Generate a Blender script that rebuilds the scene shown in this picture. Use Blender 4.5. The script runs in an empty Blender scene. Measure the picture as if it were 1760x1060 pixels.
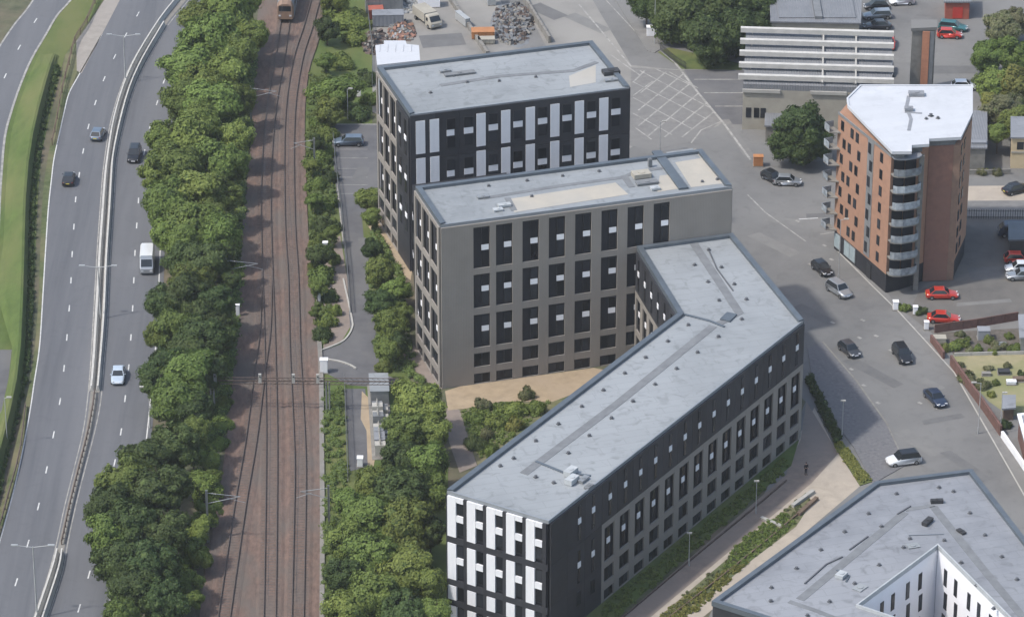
import bpy, bmesh, math, random
import numpy as np
from mathutils import Vector, Matrix
R = math.radians
random.seed(7)
rng = np.random.default_rng(11)
SC = bpy.context.scene
COL = SC.collection

# ------------------------------------------------------------------ camera, sky, sun, exposure
FPX, TH, SCL = 7000.0, R(27.0), 12.4
DIST = FPX / SCL
CAM = np.array([0.0, -DIST * math.cos(TH), DIST * math.sin(TH)])
FW = np.array([0.0, math.cos(TH), -math.sin(TH)])
UPV = np.array([0.0, math.sin(TH), math.cos(TH)])
RT = np.array([1.0, 0.0, 0.0])
cd = bpy.data.cameras.new('camera')
cam = bpy.data.objects.new('camera', cd)
COL.objects.link(cam)
cam.location = CAM
cam.rotation_euler = (R(90.0) - TH, 0, 0)
cd.sensor_fit = 'HORIZONTAL'
cd.sensor_width = 36.0
cd.lens = FPX / 1760.0 * 36.0
cd.clip_start = 1.0
cd.clip_end = 6000.0
SC.camera = cam

SUN_EL = R(55.0)
SUN_AZ = np.array([-0.915, -0.40])            # horizontal direction towards the sun
SUN_AZ = SUN_AZ / np.linalg.norm(SUN_AZ)
w = bpy.data.worlds.new('World')
SC.world = w
w.use_nodes = True
nt = w.node_tree
bgn = nt.nodes['Background']
sky = nt.nodes.new('ShaderNodeTexSky')
sky.sky_type = 'NISHITA'
sky.sun_disc = False
sky.sun_elevation = SUN_EL
sky.sun_rotation = math.atan2(SUN_AZ[0], SUN_AZ[1])
sky.air_density = 1.3
sky.dust_density = 2.5
sky.ozone_density = 1.0
nt.links.new(sky.outputs[0], bgn.inputs[0])
bgn.inputs[1].default_value = 0.15
sd = bpy.data.lights.new('sun', 'SUN')
sd.energy = 2.35
sd.angle = R(2.5)
sd.color = (1.0, 0.955, 0.89)
sun = bpy.data.objects.new('sun', sd)
COL.objects.link(sun)
sun.location = (-100, -50, 200)
sun.rotation_euler = Vector((-SUN_AZ[0] * math.cos(SUN_EL), -SUN_AZ[1] * math.cos(SUN_EL), -math.sin(SUN_EL))).to_track_quat('-Z', 'Y').to_euler()
SC.view_settings.view_transform = 'Standard'
SC.view_settings.look = 'None'
SC.view_settings.gamma = 1.0
SC.view_settings.use_curve_mapping = False
SC.view_settings.exposure = 0.6
SC.render.filter_size = 2.2
SC.cycles.max_bounces = 6


def P(x, y, z=0.0):
    """photograph pixel (1760x1060) + height -> point in the place"""
    v = FW + (x - 880.0) / FPX * RT - (y - 530.0) / FPX * UPV
    t = (z - CAM[2]) / v[2]
    q = CAM + v * t
    return Vector((q[0], q[1], z))


def PP(pts, z=0.0):
    return [P(x, y, z) for x, y in pts]


# ------------------------------------------------------------------ materials
MATS = {}


def mat(name, c1, c2=None, scale=1.0, rough=0.85, metal=0.0, stretch=(1, 1, 1), world=True, detail=6.0, bump=0.0,
        wave=0.0, wave_depth=0.0, c3=None, spec=0.35, lo=0.35, hi=0.65, objvar=0.0, coat=0.0, big=0.0, seams=0.0, stain=0.0):
    if name in MATS:
        return MATS[name]
    m = bpy.data.materials.new(name)
    m.use_nodes = True
    n = m.node_tree
    b = n.nodes['Principled BSDF']
    b.inputs['Roughness'].default_value = rough
    b.inputs['Metallic'].default_value = metal
    b.inputs['Specular IOR Level'].default_value = spec
    if coat:
        b.inputs['Coat Weight'].default_value = coat
        b.inputs['Coat Roughness'].default_value = 0.08
    if c2 is None:
        c2 = tuple(v * 0.8 for v in c1)
    if world:
        g = n.nodes.new('ShaderNodeNewGeometry'); src = g.outputs['Position']
    else:
        g = n.nodes.new('ShaderNodeTexCoord'); src = g.outputs['Object']
    mp = n.nodes.new('ShaderNodeMapping')
    mp.inputs['Scale'].default_value = stretch
    n.links.new(src, mp.inputs[0])
    nz = n.nodes.new('ShaderNodeTexNoise')
    nz.inputs['Scale'].default_value = scale
    nz.inputs['Detail'].default_value = detail
    nz.inputs['Roughness'].default_value = 0.62
    n.links.new(mp.outputs[0], nz.inputs['Vector'])
    cr = n.nodes.new('ShaderNodeValToRGB')
    cr.color_ramp.elements[0].position = lo
    cr.color_ramp.elements[1].position = hi
    cr.color_ramp.elements[0].color = (*c2, 1)
    cr.color_ramp.elements[1].color = (*c1, 1)
    n.links.new(nz.outputs[0], cr.inputs[0])
    out = cr.outputs[0]
    if c3 is not None or big:
        nz2 = n.nodes.new('ShaderNodeTexNoise')
        nz2.inputs['Scale'].default_value = scale * 0.17
        nz2.inputs['Detail'].default_value = 4
        n.links.new(mp.outputs[0], nz2.inputs['Vector'])
        r2 = n.nodes.new('ShaderNodeMapRange')
        r2.inputs[1].default_value = 0.42
        r2.inputs[2].default_value = 0.66
        n.links.new(nz2.outputs[0], r2.inputs[0])
        mx = n.nodes.new('ShaderNodeMix'); mx.data_type = 'RGBA'
        n.links.new(r2.outputs[0], mx.inputs[0])
        n.links.new(out, mx.inputs[6])
        mx.inputs[7].default_value = (*(c3 or c2), 1)
        out = mx.outputs[2]
    if stain:
        nz3 = n.nodes.new('ShaderNodeTexNoise'); nz3.inputs['Scale'].default_value = .55; nz3.inputs['Detail'].default_value = 5; nz3.inputs['Distortion'].default_value = 1.2
        n.links.new(src, nz3.inputs['Vector'])
        rr_ = n.nodes.new('ShaderNodeMapRange'); rr_.inputs[1].default_value = .54; rr_.inputs[2].default_value = .74; rr_.inputs[3].default_value = 0; rr_.inputs[4].default_value = stain
        n.links.new(nz3.outputs[0], rr_.inputs[0])
        mx3 = n.nodes.new('ShaderNodeMix'); mx3.data_type = 'RGBA'
        n.links.new(rr_.outputs[0], mx3.inputs[0]); n.links.new(out, mx3.inputs[6]); mx3.inputs[7].default_value = (c2[0] * .62, c2[1] * .62, c2[2] * .60, 1)
        out = mx3.outputs[2]
    if seams:
        mp2 = n.nodes.new('ShaderNodeMapping'); mp2.inputs['Rotation'].default_value = (0, 0, -.297)
        n.links.new(src, mp2.inputs[0])
        bk = n.nodes.new('ShaderNodeTexBrick')
        bk.inputs['Scale'].default_value = 1.0; bk.inputs['Brick Width'].default_value = 7.0; bk.inputs['Row Height'].default_value = 1.5; bk.inputs['Mortar Size'].default_value = .05; bk.inputs['Mortar Smooth'].default_value = .3
        bk.inputs['Color1'].default_value = (1, 1, 1, 1); bk.inputs['Color2'].default_value = (.955, .955, .955, 1); bk.inputs['Mortar'].default_value = (1 - seams, 1 - seams, 1 - seams, 1)
        n.links.new(mp2.outputs[0], bk.inputs['Vector'])
        mx4 = n.nodes.new('ShaderNodeMix'); mx4.data_type = 'RGBA'; mx4.blend_type = 'MULTIPLY'; mx4.inputs[0].default_value = 1
        n.links.new(out, mx4.inputs[6]); n.links.new(bk.outputs[0], mx4.inputs[7])
        out = mx4.outputs[2]
    if objvar:
        oi = n.nodes.new('ShaderNodeObjectInfo')
        r3 = n.nodes.new('ShaderNodeMapRange')
        r3.inputs[3].default_value = 1 - objvar
        r3.inputs[4].default_value = 1 + objvar
        n.links.new(oi.outputs['Random'], r3.inputs[0])
        hs = n.nodes.new('ShaderNodeHueSaturation')
        n.links.new(r3.outputs[0], hs.inputs['Value'])
        n.links.new(out, hs.inputs['Color'])
        out = hs.outputs[0]
    n.links.new(out, b.inputs['Base Color'])
    hsrc = None
    if wave:
        tc = n.nodes.new('ShaderNodeTexCoord')
        wv = n.nodes.new('ShaderNodeTexWave')
        wv.bands_direction = 'X'
        wv.inputs['Scale'].default_value = wave
        n.links.new(tc.outputs['Object'], wv.inputs['Vector'])
        hsrc = wv.outputs['Fac']
        bd = wave_depth
    elif bump:
        hsrc = nz.outputs[0]
        bd = bump
    if hsrc is not None:
        bp = n.nodes.new('ShaderNodeBump')
        bp.inputs['Strength'].default_value = 1.0
        bp.inputs['Distance'].default_value = bd
        n.links.new(hsrc, bp.inputs['Height'])
        n.links.new(bp.outputs[0], b.inputs['Normal'])
    MATS[name] = m
    return m


def leafmat(name, base, dark, objvar=0.25):
    if name in MATS:
        return MATS[name]
    m = bpy.data.materials.new(name)
    m.use_nodes = True
    n = m.node_tree
    b = n.nodes['Principled BSDF']
    b.inputs['Roughness'].default_value = 0.6
    b.inputs['Specular IOR Level'].default_value = 0.2
    at = n.nodes.new('ShaderNodeAttribute')
    at.attribute_name = 'tint'
    mx = n.nodes.new('ShaderNodeMix'); mx.data_type = 'RGBA'
    mx.inputs[6].default_value = (*dark, 1)
    mx.inputs[7].default_value = (*base, 1)
    n.links.new(at.outputs['Fac'], mx.inputs[0])
    oi = n.nodes.new('ShaderNodeObjectInfo')
    r3 = n.nodes.new('ShaderNodeMapRange')
    r3.inputs[3].default_value = 1 - objvar
    r3.inputs[4].default_value = 1 + objvar
    n.links.new(oi.outputs['Random'], r3.inputs[0])
    r4 = n.nodes.new('ShaderNodeMapRange')
    r4.inputs[3].default_value = 0.476
    r4.inputs[4].default_value = 0.510
    ml = n.nodes.new('ShaderNodeMath'); ml.operation = 'MULTIPLY'; ml.inputs[1].default_value = 7.31
    fr = n.nodes.new('ShaderNodeMath'); fr.operation = 'FRACT'
    n.links.new(oi.outputs['Random'], ml.inputs[0]); n.links.new(ml.outputs[0], fr.inputs[0]); n.links.new(fr.outputs[0], r4.inputs[0])
    hs = n.nodes.new('ShaderNodeHueSaturation')
    n.links.new(r3.outputs[0], hs.inputs['Value'])
    n.links.new(r4.outputs[0], hs.inputs['Hue'])
    n.links.new(mx.outputs[2], hs.inputs['Color'])
    n.links.new(hs.outputs[0], b.inputs['Base Color'])
    tr = n.nodes.new('ShaderNodeBsdfTranslucent')
    n.links.new(hs.outputs[0], tr.inputs[0])
    ms = n.nodes.new('ShaderNodeMixShader')
    ms.inputs[0].default_value = 0.32
    n.links.new(b.outputs[0], ms.inputs[1]); n.links.new(tr.outputs[0], ms.inputs[2])
    n.links.new(ms.outputs[0], n.nodes['Material Output'].inputs[0])
    MATS[name] = m
    return m


def glassmat(name, col, rough=0.08):
    m = mat(name, col, tuple(v * .7 for v in col), 0.3, rough, spec=0.6)
    return m


M = dict(
    grass=mat('grass', (0.102, 0.128, 0.038), (0.060, 0.085, 0.025), 0.6, 0.95, c3=(0.128, 0.128, 0.051), bump=.05),
    verge=mat('verge_grass', (.086, .124, .030), (.052, .082, .019), 0.7, 0.95, c3=(.112, .124, .042), bump=.08, lo=.3, hi=.7, stretch=(1, .5, 1)),
    rough_grass=mat('rough_grass', (0.109, 0.128, 0.057), (0.057, 0.076, 0.028), 0.8, 0.95, c3=(0.162, 0.147, 0.081), bump=.08),
    dry_lawn=mat('dry_lawn', (.285, .250, .150), (.235, .215, .12), 0.7, 0.95, c3=(0.176, 0.188, 0.080), bump=.03),
    scrub=mat('scrub_ground', (.10, .105, .06), (.055, .062, .035), 0.5, 0.95, c3=(.15, .12, .085), bump=.1),
    asphalt=mat('asphalt', (.118, .122, .131), (.086, .090, .099), 0.55, 0.9, stretch=(1.8, .07, 1), c3=(.128, .131, .139), lo=.3, hi=.7, stain=.15),
    asphalt_b=mat('street_asphalt', (.155, .153, .148), (.120, .119, .116), 0.3, 0.9, c3=(.172, .169, .162), lo=.3, hi=.7, stain=.25),
    asphalt_w=mat('worn_tarmac', (.225, .215, .198), (.170, .165, .155), 0.35, 0.92, c3=(.25, .24, .22), lo=.3, hi=.7),
    asphalt_d=mat('dark_tarmac', (0.113, 0.113, 0.118), (0.084, 0.084, 0.089), 0.5, 0.9, c3=(0.130, 0.128, 0.126)),
    carpark=mat('car_park_tarmac', (0.130, 0.123, 0.115), (0.101, 0.097, 0.092), 0.4, 0.9, c3=(0.151, 0.141, 0.126)),
    pave=mat('pavement', (.190, .184, .174), (.145, .141, .136), 0.8, 0.9, c3=(.165, .162, .155)),
    island=mat('island_paving', (.30, .272, .24), (.235, .215, .19), 0.6, 0.92, c3=(.265, .24, .215)),
    patch_d=mat('dark_road_patch', (.138, .137, .134), (.112, .111, .110), 0.5, 0.9),
    patch_l=mat('pale_road_patch', (.185, .182, .172), (.155, .152, .146), 0.5, 0.9),
    setts=mat('shade_dark_setts', (.165, .162, .165), (.105, .105, .112), 2.2, 0.9, c3=(.135, .135, .14)),
    sand=mat('sandy_paving', (.35, .275, .185), (.275, .215, .145), 0.6, 0.95, c3=(.31, .245, .175), stain=.3),
    brownpath=mat('brown_paving', (.235, .192, .162), (.180, .150, .130), 0.8, 0.95, c3=(.21, .178, .155), stain=.2),
    plaza=mat('plaza_paving', (.40, .345, .28), (.32, .28, .23), 0.5, 0.92, c3=(.35, .305, .255), stain=.3),
    soil=mat('planting_soil', (0.128, 0.112, 0.096), (0.080, 0.072, 0.060), 1.2, 0.95),
    ballast=mat('ballast', (.185, .124, .098), (.094, .066, .054), 1.9, 0.97, stretch=(1, .4, 1), c3=(.120, .100, .086), bump=.1, lo=.3, hi=.7),
    ballast_g=mat('grey_ballast', (0.132, 0.126, 0.114), (0.084, 0.080, 0.072), 1.9, 0.97, stretch=(1, .25, 1), bump=.08),
    sleeper=mat('sleeper', (.145, .112, .094), (.085, .069, .060), 2.0, 0.9),
    rail=mat('rail', (.115, .092, .080), (.075, .060, .054), 2.0, 0.8),
    concrete=mat('concrete', (0.408, 0.395, 0.365), (0.315, 0.306, 0.281), 0.8, 0.9, c3=(0.348, 0.340, 0.310)),
    barrier=mat('barrier_concrete', (.50, .49, .455), (.37, .36, .335), 0.9, 0.9, c3=(.43, .42, .39)),
    concrete_p=mat('pale_concrete', (.50, .485, .45), (.41, .40, .37), 0.8, 0.9),
    pale_unit=mat('pale_unit', (.40, .42, .43), (.33, .35, .36), 0.8, 0.6),
    vent=mat('vent_grey', (.10, .105, .115), (.08, .085, .094), 0.8, 0.7),
    concrete_d=mat('stained_concrete', (0.238, 0.230, 0.208), (0.162, 0.153, 0.140), 0.9, 0.92, c3=(0.196, 0.183, 0.162)),
    line=mat('road_paint', (.52, .52, .505), (.30, .30, .295), 1.6, 0.8, lo=.3, hi=.5),
    line_w=mat('worn_road_paint', (.33, .32, .295), (.19, .185, .175), 0.9, 0.85, lo=.35, hi=.62),
    roof=mat('roof_membrane', (.250, .267, .278), (.190, .205, .215), 0.28, 0.8, c3=(.270, .287, .298), detail=9, lo=.3, hi=.7, seams=.16, stain=.55),
    roof_b=mat('grey_roof_membrane', (.228, .239, .258), (.176, .186, .204), 0.3, 0.8, c3=(.248, .259, .278), detail=9, lo=.3, hi=.7, seams=.16, stain=.55),
    roof_g=mat('sandy_roof_membrane', (0.382, 0.349, 0.295), (0.332, 0.311, 0.270), 0.35, 0.85, c3=(0.349, 0.336, 0.311), detail=8),
    walkway=mat('roof_walkway', (0.174, 0.183, 0.191), (0.136, 0.143, 0.151), 0.9, 0.9),
    coping=mat('coping', (0.120, 0.142, 0.164), (0.092, 0.110, 0.128), 0.4, 0.5, metal=.3),
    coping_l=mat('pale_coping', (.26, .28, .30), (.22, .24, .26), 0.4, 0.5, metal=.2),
    coping_d=mat('dark_coping', (.075, .082, .095), (.06, .066, .076), 0.4, 0.5, metal=.2),
    dark=mat('dark_cladding', (.036, .037, .043), (.027, .029, .035), 0.6, 0.55, world=False, wave=2.2, wave_depth=.01, objvar=.22),
    dark_in=mat('dark_recess_cladding', (.028, .029, .034), (.020, .021, .026), 0.8, 0.7),
    grey=mat('grey_cladding', (.262, .240, .216), (.228, .210, .190), 0.25, 0.6, world=False, wave=1.4, wave_depth=.006, objvar=.04),
    white=mat('white_panel', (.72, .73, .76), (.66, .67, .70), 0.5, 0.55, world=False, wave=1.8, wave_depth=.02),
    white_s=mat('white_spandrel_panel', (.84, .84, .86), (.80, .80, .82), 0.5, 0.5),
    white_r=mat('white_render', (.80, .80, .82), (.74, .74, .76), 0.25, 0.8, c3=(.72, .73, .75)),
    white_roof=mat('white_roof', (.50, .515, .54), (.42, .435, .46), 0.25, 0.75, c3=(.47, .485, .51), detail=8, seams=.06, stain=.2),
    frame=mat('window_frame', (.030, .031, .035), (.024, .025, .028), 1.0, 0.5),
    glass=mat('window_glass', (.022, .025, .030), (.016, .018, .022), .3, .2, spec=.25, objvar=.7),
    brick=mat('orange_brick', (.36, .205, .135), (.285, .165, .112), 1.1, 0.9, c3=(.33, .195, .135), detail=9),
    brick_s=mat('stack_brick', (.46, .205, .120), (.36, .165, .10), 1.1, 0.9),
    brick_d=mat('brown_shade_brick', (.255, .134, .100), (.20, .108, .083), 1.0, 0.9, c3=(.225, .124, .095), detail=9),
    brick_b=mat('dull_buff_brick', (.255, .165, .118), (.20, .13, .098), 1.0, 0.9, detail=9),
    brick_r=mat('red_brick', (.36, .10, .065), (.27, .08, .055), 1.2, 0.9),
    garden_brick=mat('garden_wall_brick', (.16, .085, .07), (.11, .065, .055), 1.5, 0.95),
    metal=mat('galvanised_metal', (.33, .34, .345), (.26, .27, .275), 0.8, 0.5, metal=.5),
    lampgrey=mat('lamp_grey', (.40, .41, .41), (.33, .34, .34), 0.8, 0.5, metal=.2),
    rust=mat('rusty_steel', (.125, .092, .076), (.085, .064, .054), 1.6, 0.85),
    darkmetal=mat('dark_steel', (.055, .055, .058), (.04, .04, .042), 1.0, 0.6, metal=.3),
    trunk=mat('bark', (.09, .07, .052), (.055, .044, .034), 2.0, 0.95),
    tyre=mat('tyre', (.018, .018, .019), (.014, .014, .015), 1.0, 0.9),
    rim=mat('wheel_rim', (.35, .36, .37), (.28, .29, .30), 1.0, 0.35, metal=.8),
    lamp=mat('headlight', (.62, .64, .66), (.55, .56, .58), 1.0, 0.15),
    tail=mat('tail_light', (.30, .02, .018), (.22, .015, .014), 1.0, 0.25),
    carglass=glassmat('car_glass', (.020, .025, .030), 0.06),
    grey_roof=mat('grey_sheet_roof', (0.183, 0.189, 0.200), (0.153, 0.159, 0.170), 0.5, 0.6, world=False, wave=.8, wave_depth=.03),
    beige=mat('beige_render', (0.345, 0.323, 0.270), (0.285, 0.266, 0.225), 0.5, 0.9),
    house=mat('pale_house_wall', (0.527, 0.425, 0.272), (0.468, 0.374, 0.238), 0.5, 0.9),
    timber=mat('weathered_timber', (.17, .12, .085), (.11, .08, .06), 1.5, 0.9),
    orange=mat('orange_plastic', (.42, .19, .075), (.33, .145, .06), 0.8, 0.6),
)
LEAF = dict(
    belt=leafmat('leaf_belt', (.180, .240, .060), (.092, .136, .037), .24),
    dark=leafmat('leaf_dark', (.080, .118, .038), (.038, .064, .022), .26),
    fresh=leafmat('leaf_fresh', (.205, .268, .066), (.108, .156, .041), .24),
    pale=leafmat('leaf_pale', (.265, .265, .150), (.14, .155, .075)),
    yellow=leafmat('leaf_yellow', (.245, .262, .074), (.135, .16, .045)),
    olive=leafmat('leaf_olive', (.195, .200, .100), (.095, .108, .050)),
)
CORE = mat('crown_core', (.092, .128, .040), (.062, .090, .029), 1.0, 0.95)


def paint(name, c, rough=.32, metal=.25):
    return mat('paint_' + name, c, tuple(v * .9 for v in c), 0.6, rough, metal=metal, coat=.5)


# ------------------------------------------------------------------ mesh helpers
class MB:
    def __init__(s):
        s.v = []; s.f = []

    def add(s, vs, fs):
        o = len(s.v)
        s.v += [tuple(v) for v in vs]
        s.f += [tuple(i + o for i in f) for f in fs]

    def box(s, x0, y0, z0, x1, y1, z1):
        s.add([(x0, y0, z0), (x1, y0, z0), (x1, y1, z0), (x0, y1, z0), (x0, y0, z1), (x1, y0, z1), (x1, y1, z1), (x0, y1, z1)],
              [(0, 3, 2, 1), (4, 5, 6, 7), (0, 1, 5, 4), (1, 2, 6, 5), (2, 3, 7, 6), (3, 0, 4, 7)])

    def prism(s, poly, z0, z1):
        n = len(poly)
        vs = [(p[0], p[1], z0) for p in poly] + [(p[0], p[1], z1) for p in poly]
        fs = [tuple(range(n - 1, -1, -1)), tuple(range(n, 2 * n))]
        fs += [(i, (i + 1) % n, n + (i + 1) % n, n + i) for i in range(n)]
        s.add(vs, fs)

    def tube(s, a, b, r0, r1=None, n=8):
        r1 = r0 if r1 is None else r1
        a = Vector(a); b = Vector(b); d = (b - a).normalized()
        u = d.orthogonal().normalized(); v = d.cross(u)
        vs = []
        for c, r in ((a, r0), (b, r1)):
            for k in range(n):
                t = 2 * math.pi * k / n
                vs.append(c + u * math.cos(t) * r + v * math.sin(t) * r)
        fs = [(i, (i + 1) % n, n + (i + 1) % n, n + i) for i in range(n)]
        fs += [tuple(range(n - 1, -1, -1)), tuple(range(n, 2 * n))]
        s.add(vs, fs)

    def path(s, pts, prof, closed_ends=True):
        """sweep a (side, up) profile along a polyline on the ground"""
        n = len(pts); k = len(prof)
        vs = []
        for i, p in enumerate(pts):
            a = Vector(pts[max(i - 1, 0)]); b = Vector(pts[min(i + 1, n - 1)])
            d = (b - a); d.z = 0; d.normalize()
            sd_ = Vector((d.y, -d.x, 0))
            for (q, h) in prof:
                vs.append(Vector(p) + sd_ * q + Vector((0, 0, h)))
        fs = []
        for i in range(n - 1):
            for j in range(k):
                fs.append((i * k + j, i * k + (j + 1) % k, (i + 1) * k + (j + 1) % k, (i + 1) * k + j))
        fs.append(tuple(range(k - 1, -1, -1)))
        fs.append(tuple(range((n - 1) * k, n * k)))
        s.add(vs, fs)

    def mesh(s, name, smooth=False):
        me = bpy.data.meshes.new(name)
        me.from_pydata(s.v, [], s.f)
        bm = bmesh.new(); bm.from_mesh(me)
        bmesh.ops.recalc_face_normals(bm, faces=bm.faces)
        big = [f for f in bm.faces if len(f.verts) > 4]
        if big:
            bmesh.ops.triangulate(bm, faces=big)
        if smooth:
            for f in bm.faces:
                f.smooth = True
        bm.to_mesh(me); bm.free()
        return me

    def build(s, name, m, parent=None, loc=None, rz=0, smooth=False):
        return put(name, s.mesh(name, smooth), m, parent, loc, rz)


def put(name, me, m, parent=None, loc=None, rz=0, scale=None):
    o = bpy.data.objects.new(name, me)
    COL.objects.link(o)
    if m is not None:
        if len(me.materials) == 0:
            me.materials.append(m)
        elif me.materials[0] != m:
            o.material_slots[0].link = 'OBJECT'
            o.material_slots[0].material = m
    if parent is not None:
        o.parent = parent
    if loc is not None:
        o.location = loc
    if rz:
        o.rotation_euler = (0, 0, rz)
    if scale is not None:
        o.scale = scale
    return o


def tag(o, label, cat=None, group=None, kind=None):
    if label:
        o['label'] = label
    if cat:
        o['category'] = cat
    if group:
        o['group'] = group
    if kind:
        o['kind'] = kind
    return o


def empty(name, loc, rz=0):
    o = bpy.data.objects.new(name, None)
    COL.objects.link(o)
    o.empty_display_size = .5
    o.location = loc
    o.rotation_euler = (0, 0, rz)
    return o


def copy_tree(o, parent=None):
    c = o.copy()
    COL.objects.link(c)
    c.parent = parent
    for ch in list(o.children):
        copy_tree(ch, c)
    return c


def struct(name, mb, m):
    o = mb.build(name, m)
    o['kind'] = 'structure'
    return o


def sheet(name, px, z, m, thick=0.0):
    mb = MB()
    pts = PP(px, 0)
    if thick:
        mb.prism(pts, z - thick, z)
    else:
        mb.add([(p.x, p.y, z) for p in pts], [tuple(range(len(pts)))])
    return struct(name, mb, m)


def smoothline(pts, n=6):
    """Catmull-Rom through world points"""
    P_ = [Vector(p) for p in pts]
    P_ = [P_[0] * 2 - P_[1]] + P_ + [P_[-1] * 2 - P_[-2]]
    out = []
    for i in range(1, len(P_) - 2):
        a, b, c, d = P_[i - 1:i + 3]
        for k in range(n):
            t = k / n
            out.append(.5 * ((2 * b) + (c - a) * t + (2 * a - 5 * b + 4 * c - d) * t * t + (3 * b - a - 3 * c + d) * t ** 3))
    out.append(P_[-2])
    return out


def lerp_line(pts, y):
    for (a, b) in zip(pts[:-1], pts[1:]):
        if (a[1] - y) * (b[1] - y) <= 0 and a[1] != b[1]:
            t = (y - a[1]) / (b[1] - a[1])
            return a[0] + (b[0] - a[0]) * t
    return pts[0][0] if abs(pts[0][1] - y) < abs(pts[-1][1] - y) else pts[-1][0]


def box_part(name, x0, y0, z0, x1, y1, z1, m, parent):
    mb = MB(); mb.box(x0, y0, z0, x1, y1, z1)
    return mb.build(name, m, parent)


BOXES = {}


def boxmesh(w_, t_, h_):
    """box standing on a wall plane: x 0..w, outward (-y) t, z 0..h"""
    k = (round(w_, 3), round(t_, 3), round(h_, 3))
    if k not in BOXES:
        mb = MB(); mb.box(0, -k[1], 0, k[0], 0.0, k[2])
        BOXES[k] = mb.mesh('panel')
    return BOXES[k]


def inset(poly, d):
    """inset a polygon (counter-clockwise) by d (one number, or one for each side i -> i+1)"""
    n = len(poly); out = []
    if isinstance(d, (list, tuple)):
        for i in range(n):
            a = Vector(poly[i - 1][:2]); b = Vector(poly[i][:2]); c = Vector(poly[(i + 1) % n][:2])
            d1 = (b - a).normalized(); d2 = (c - b).normalized()
            n1 = Vector((-d1.y, d1.x)); n2 = Vector((-d2.y, d2.x))
            k1 = b.dot(n1) + d[i - 1]; k2 = b.dot(n2) + d[i]
            det = n1.x * n2.y - n1.y * n2.x
            out.append(Vector(((k1 * n2.y - k2 * n1.y) / det, (n1.x * k2 - n2.x * k1) / det)))
        return out
    for i in range(n):
        a = Vector(poly[i - 1][:2]); b = Vector(poly[i][:2]); c = Vector(poly[(i + 1) % n][:2])
        d1 = (b - a).normalized(); d2 = (c - b).normalized()
        n1 = Vector((-d1.y, d1.x)); n2 = Vector((-d2.y, d2.x))
        k = n1 + n2
        k = k / max(k.dot(n1), .2)
        out.append(b + k * d)
    return out


def ccw(poly):
    s = sum(poly[i - 1][0] * poly[i][1] - poly[i][0] * poly[i - 1][1] for i in range(len(poly)))
    return list(poly) if s > 0 else list(poly)[::-1]


ORD = ['first', 'second', 'third', 'fourth', 'fifth', 'sixth', 'seventh', 'eighth', 'ninth', 'tenth', 'eleventh', 'twelfth',
       'thirteenth', 'fourteenth', 'fifteenth', 'sixteenth', 'seventeenth', 'eighteenth', 'nineteenth', 'twentieth']


def ordinal(k):
    if k < 20:
        return ORD[k]
    tens = ['twenty', 'thirty', 'forty', 'fifty', 'sixty']
    if (k + 1) % 10 == 0:
        return ['thirtieth', 'fortieth', 'fiftieth', 'sixtieth'][(k + 1) // 10 - 3]
    return tens[(k + 1) // 10 - 2] + '-' + ORD[(k + 1) % 10 - 1]


# ------------------------------------------------------------------ the ground, roads, paths
g = MB(); g.add([(-700, -480, -.02), (700, -480, -.02), (700, 900, -.02), (-700, 900, -.02)], [(0, 1, 2, 3)])
struct('ground', g, M['scrub'])

MW_L = [(228, -60), (205, -20), (175, 60), (136, 129), (119, 160), (110, 194), (102, 231), (93, 272), (88, 312), (83, 360), (78, 435), (73, 520), (68, 595), (59, 656), (50, 715), (31, 812), (7, 904), (-22, 1000), (-60, 1110)]
MED_L = [(348, -60), (304, 0), (272, 41), (234, 102), (211, 153), (194, 211), (185, 265), (180, 306), (176, 360), (171, 431), (166, 520), (160, 622), (154, 690), (146, 745), (130, 810), (115, 870), (102, 930), (88, 985), (66, 1050), (45, 1110)]
MED_R = [(366, -60), (321, 0), (284, 45), (247, 108), (224, 160), (207, 222), (197, 272), (194, 306), (191, 360), (185, 452), (181, 545), (175, 622), (169, 690), (158, 745), (141, 810), (126, 870), (113, 930), (103, 985), (82, 1050), (62, 1110)]
DASH_R = [(364, -20), (340, 25), (320, 62), (300, 100), (282, 140), (270, 177), (258, 217), (248, 262), (241, 300), (238, 345), (235, 388), (232, 435), (230, 482), (228, 530), (225, 580), (221, 632), (215, 685), (208, 742), (197, 795), (184, 855), (170, 925), (153, 987), (136, 1045), (115, 1110)]
DASH_L = [(259, -18), (237, 25), (216, 61), (197, 98), (179, 136), (164, 177), (152, 218), (143, 260), (136, 301), (130, 343), (127, 390), (124, 437), (122, 482), (119, 530), (115, 580), (110, 633), (103, 690), (92, 747), (80, 807), (66, 870), (48, 934), (28, 1000), (5, 1070)]
MW_R = [(2 * lerp_line(DASH_R, y) - lerp_line(MED_R, y) + 5, y) for y in (-40, 0, 60, 120, 180, 240, 300, 360, 420, 480, 540, 600, 660, 720, 780, 840, 900, 960, 1020, 1100)]

sl = lambda px, n=4: smoothline(PP(px), n)
def strip_sheet(name, left, right, z, m):
    mb = MB()
    poly = left + right[::-1]
    mb.add([(p.x, p.y, z) for p in poly], [tuple(range(len(poly)))])
    return struct(name, mb, m)


mwl, mwr = sl(MW_L), sl(MW_R)
strip_sheet('motorway', mwl, mwr, .02, M['asphalt'])
SLIP_R = [(170, -60), (124, 0), (100, 27), (80, 61), (56, 102), (36, 149), (20, 197), (10, 238), (4, 306), (1, 360), (-2, 430), (-4, 520)]
SLIP_L = [(90, -60), (51, 7), (24, 41), (0, 76), (-30, 125), (-50, 180), (-62, 240), (-70, 306), (-73, 360), (-76, 430), (-78, 520)]
strip_sheet('slip_road', sl(SLIP_L), sl(SLIP_R), .024, M['asphalt'])
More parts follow.
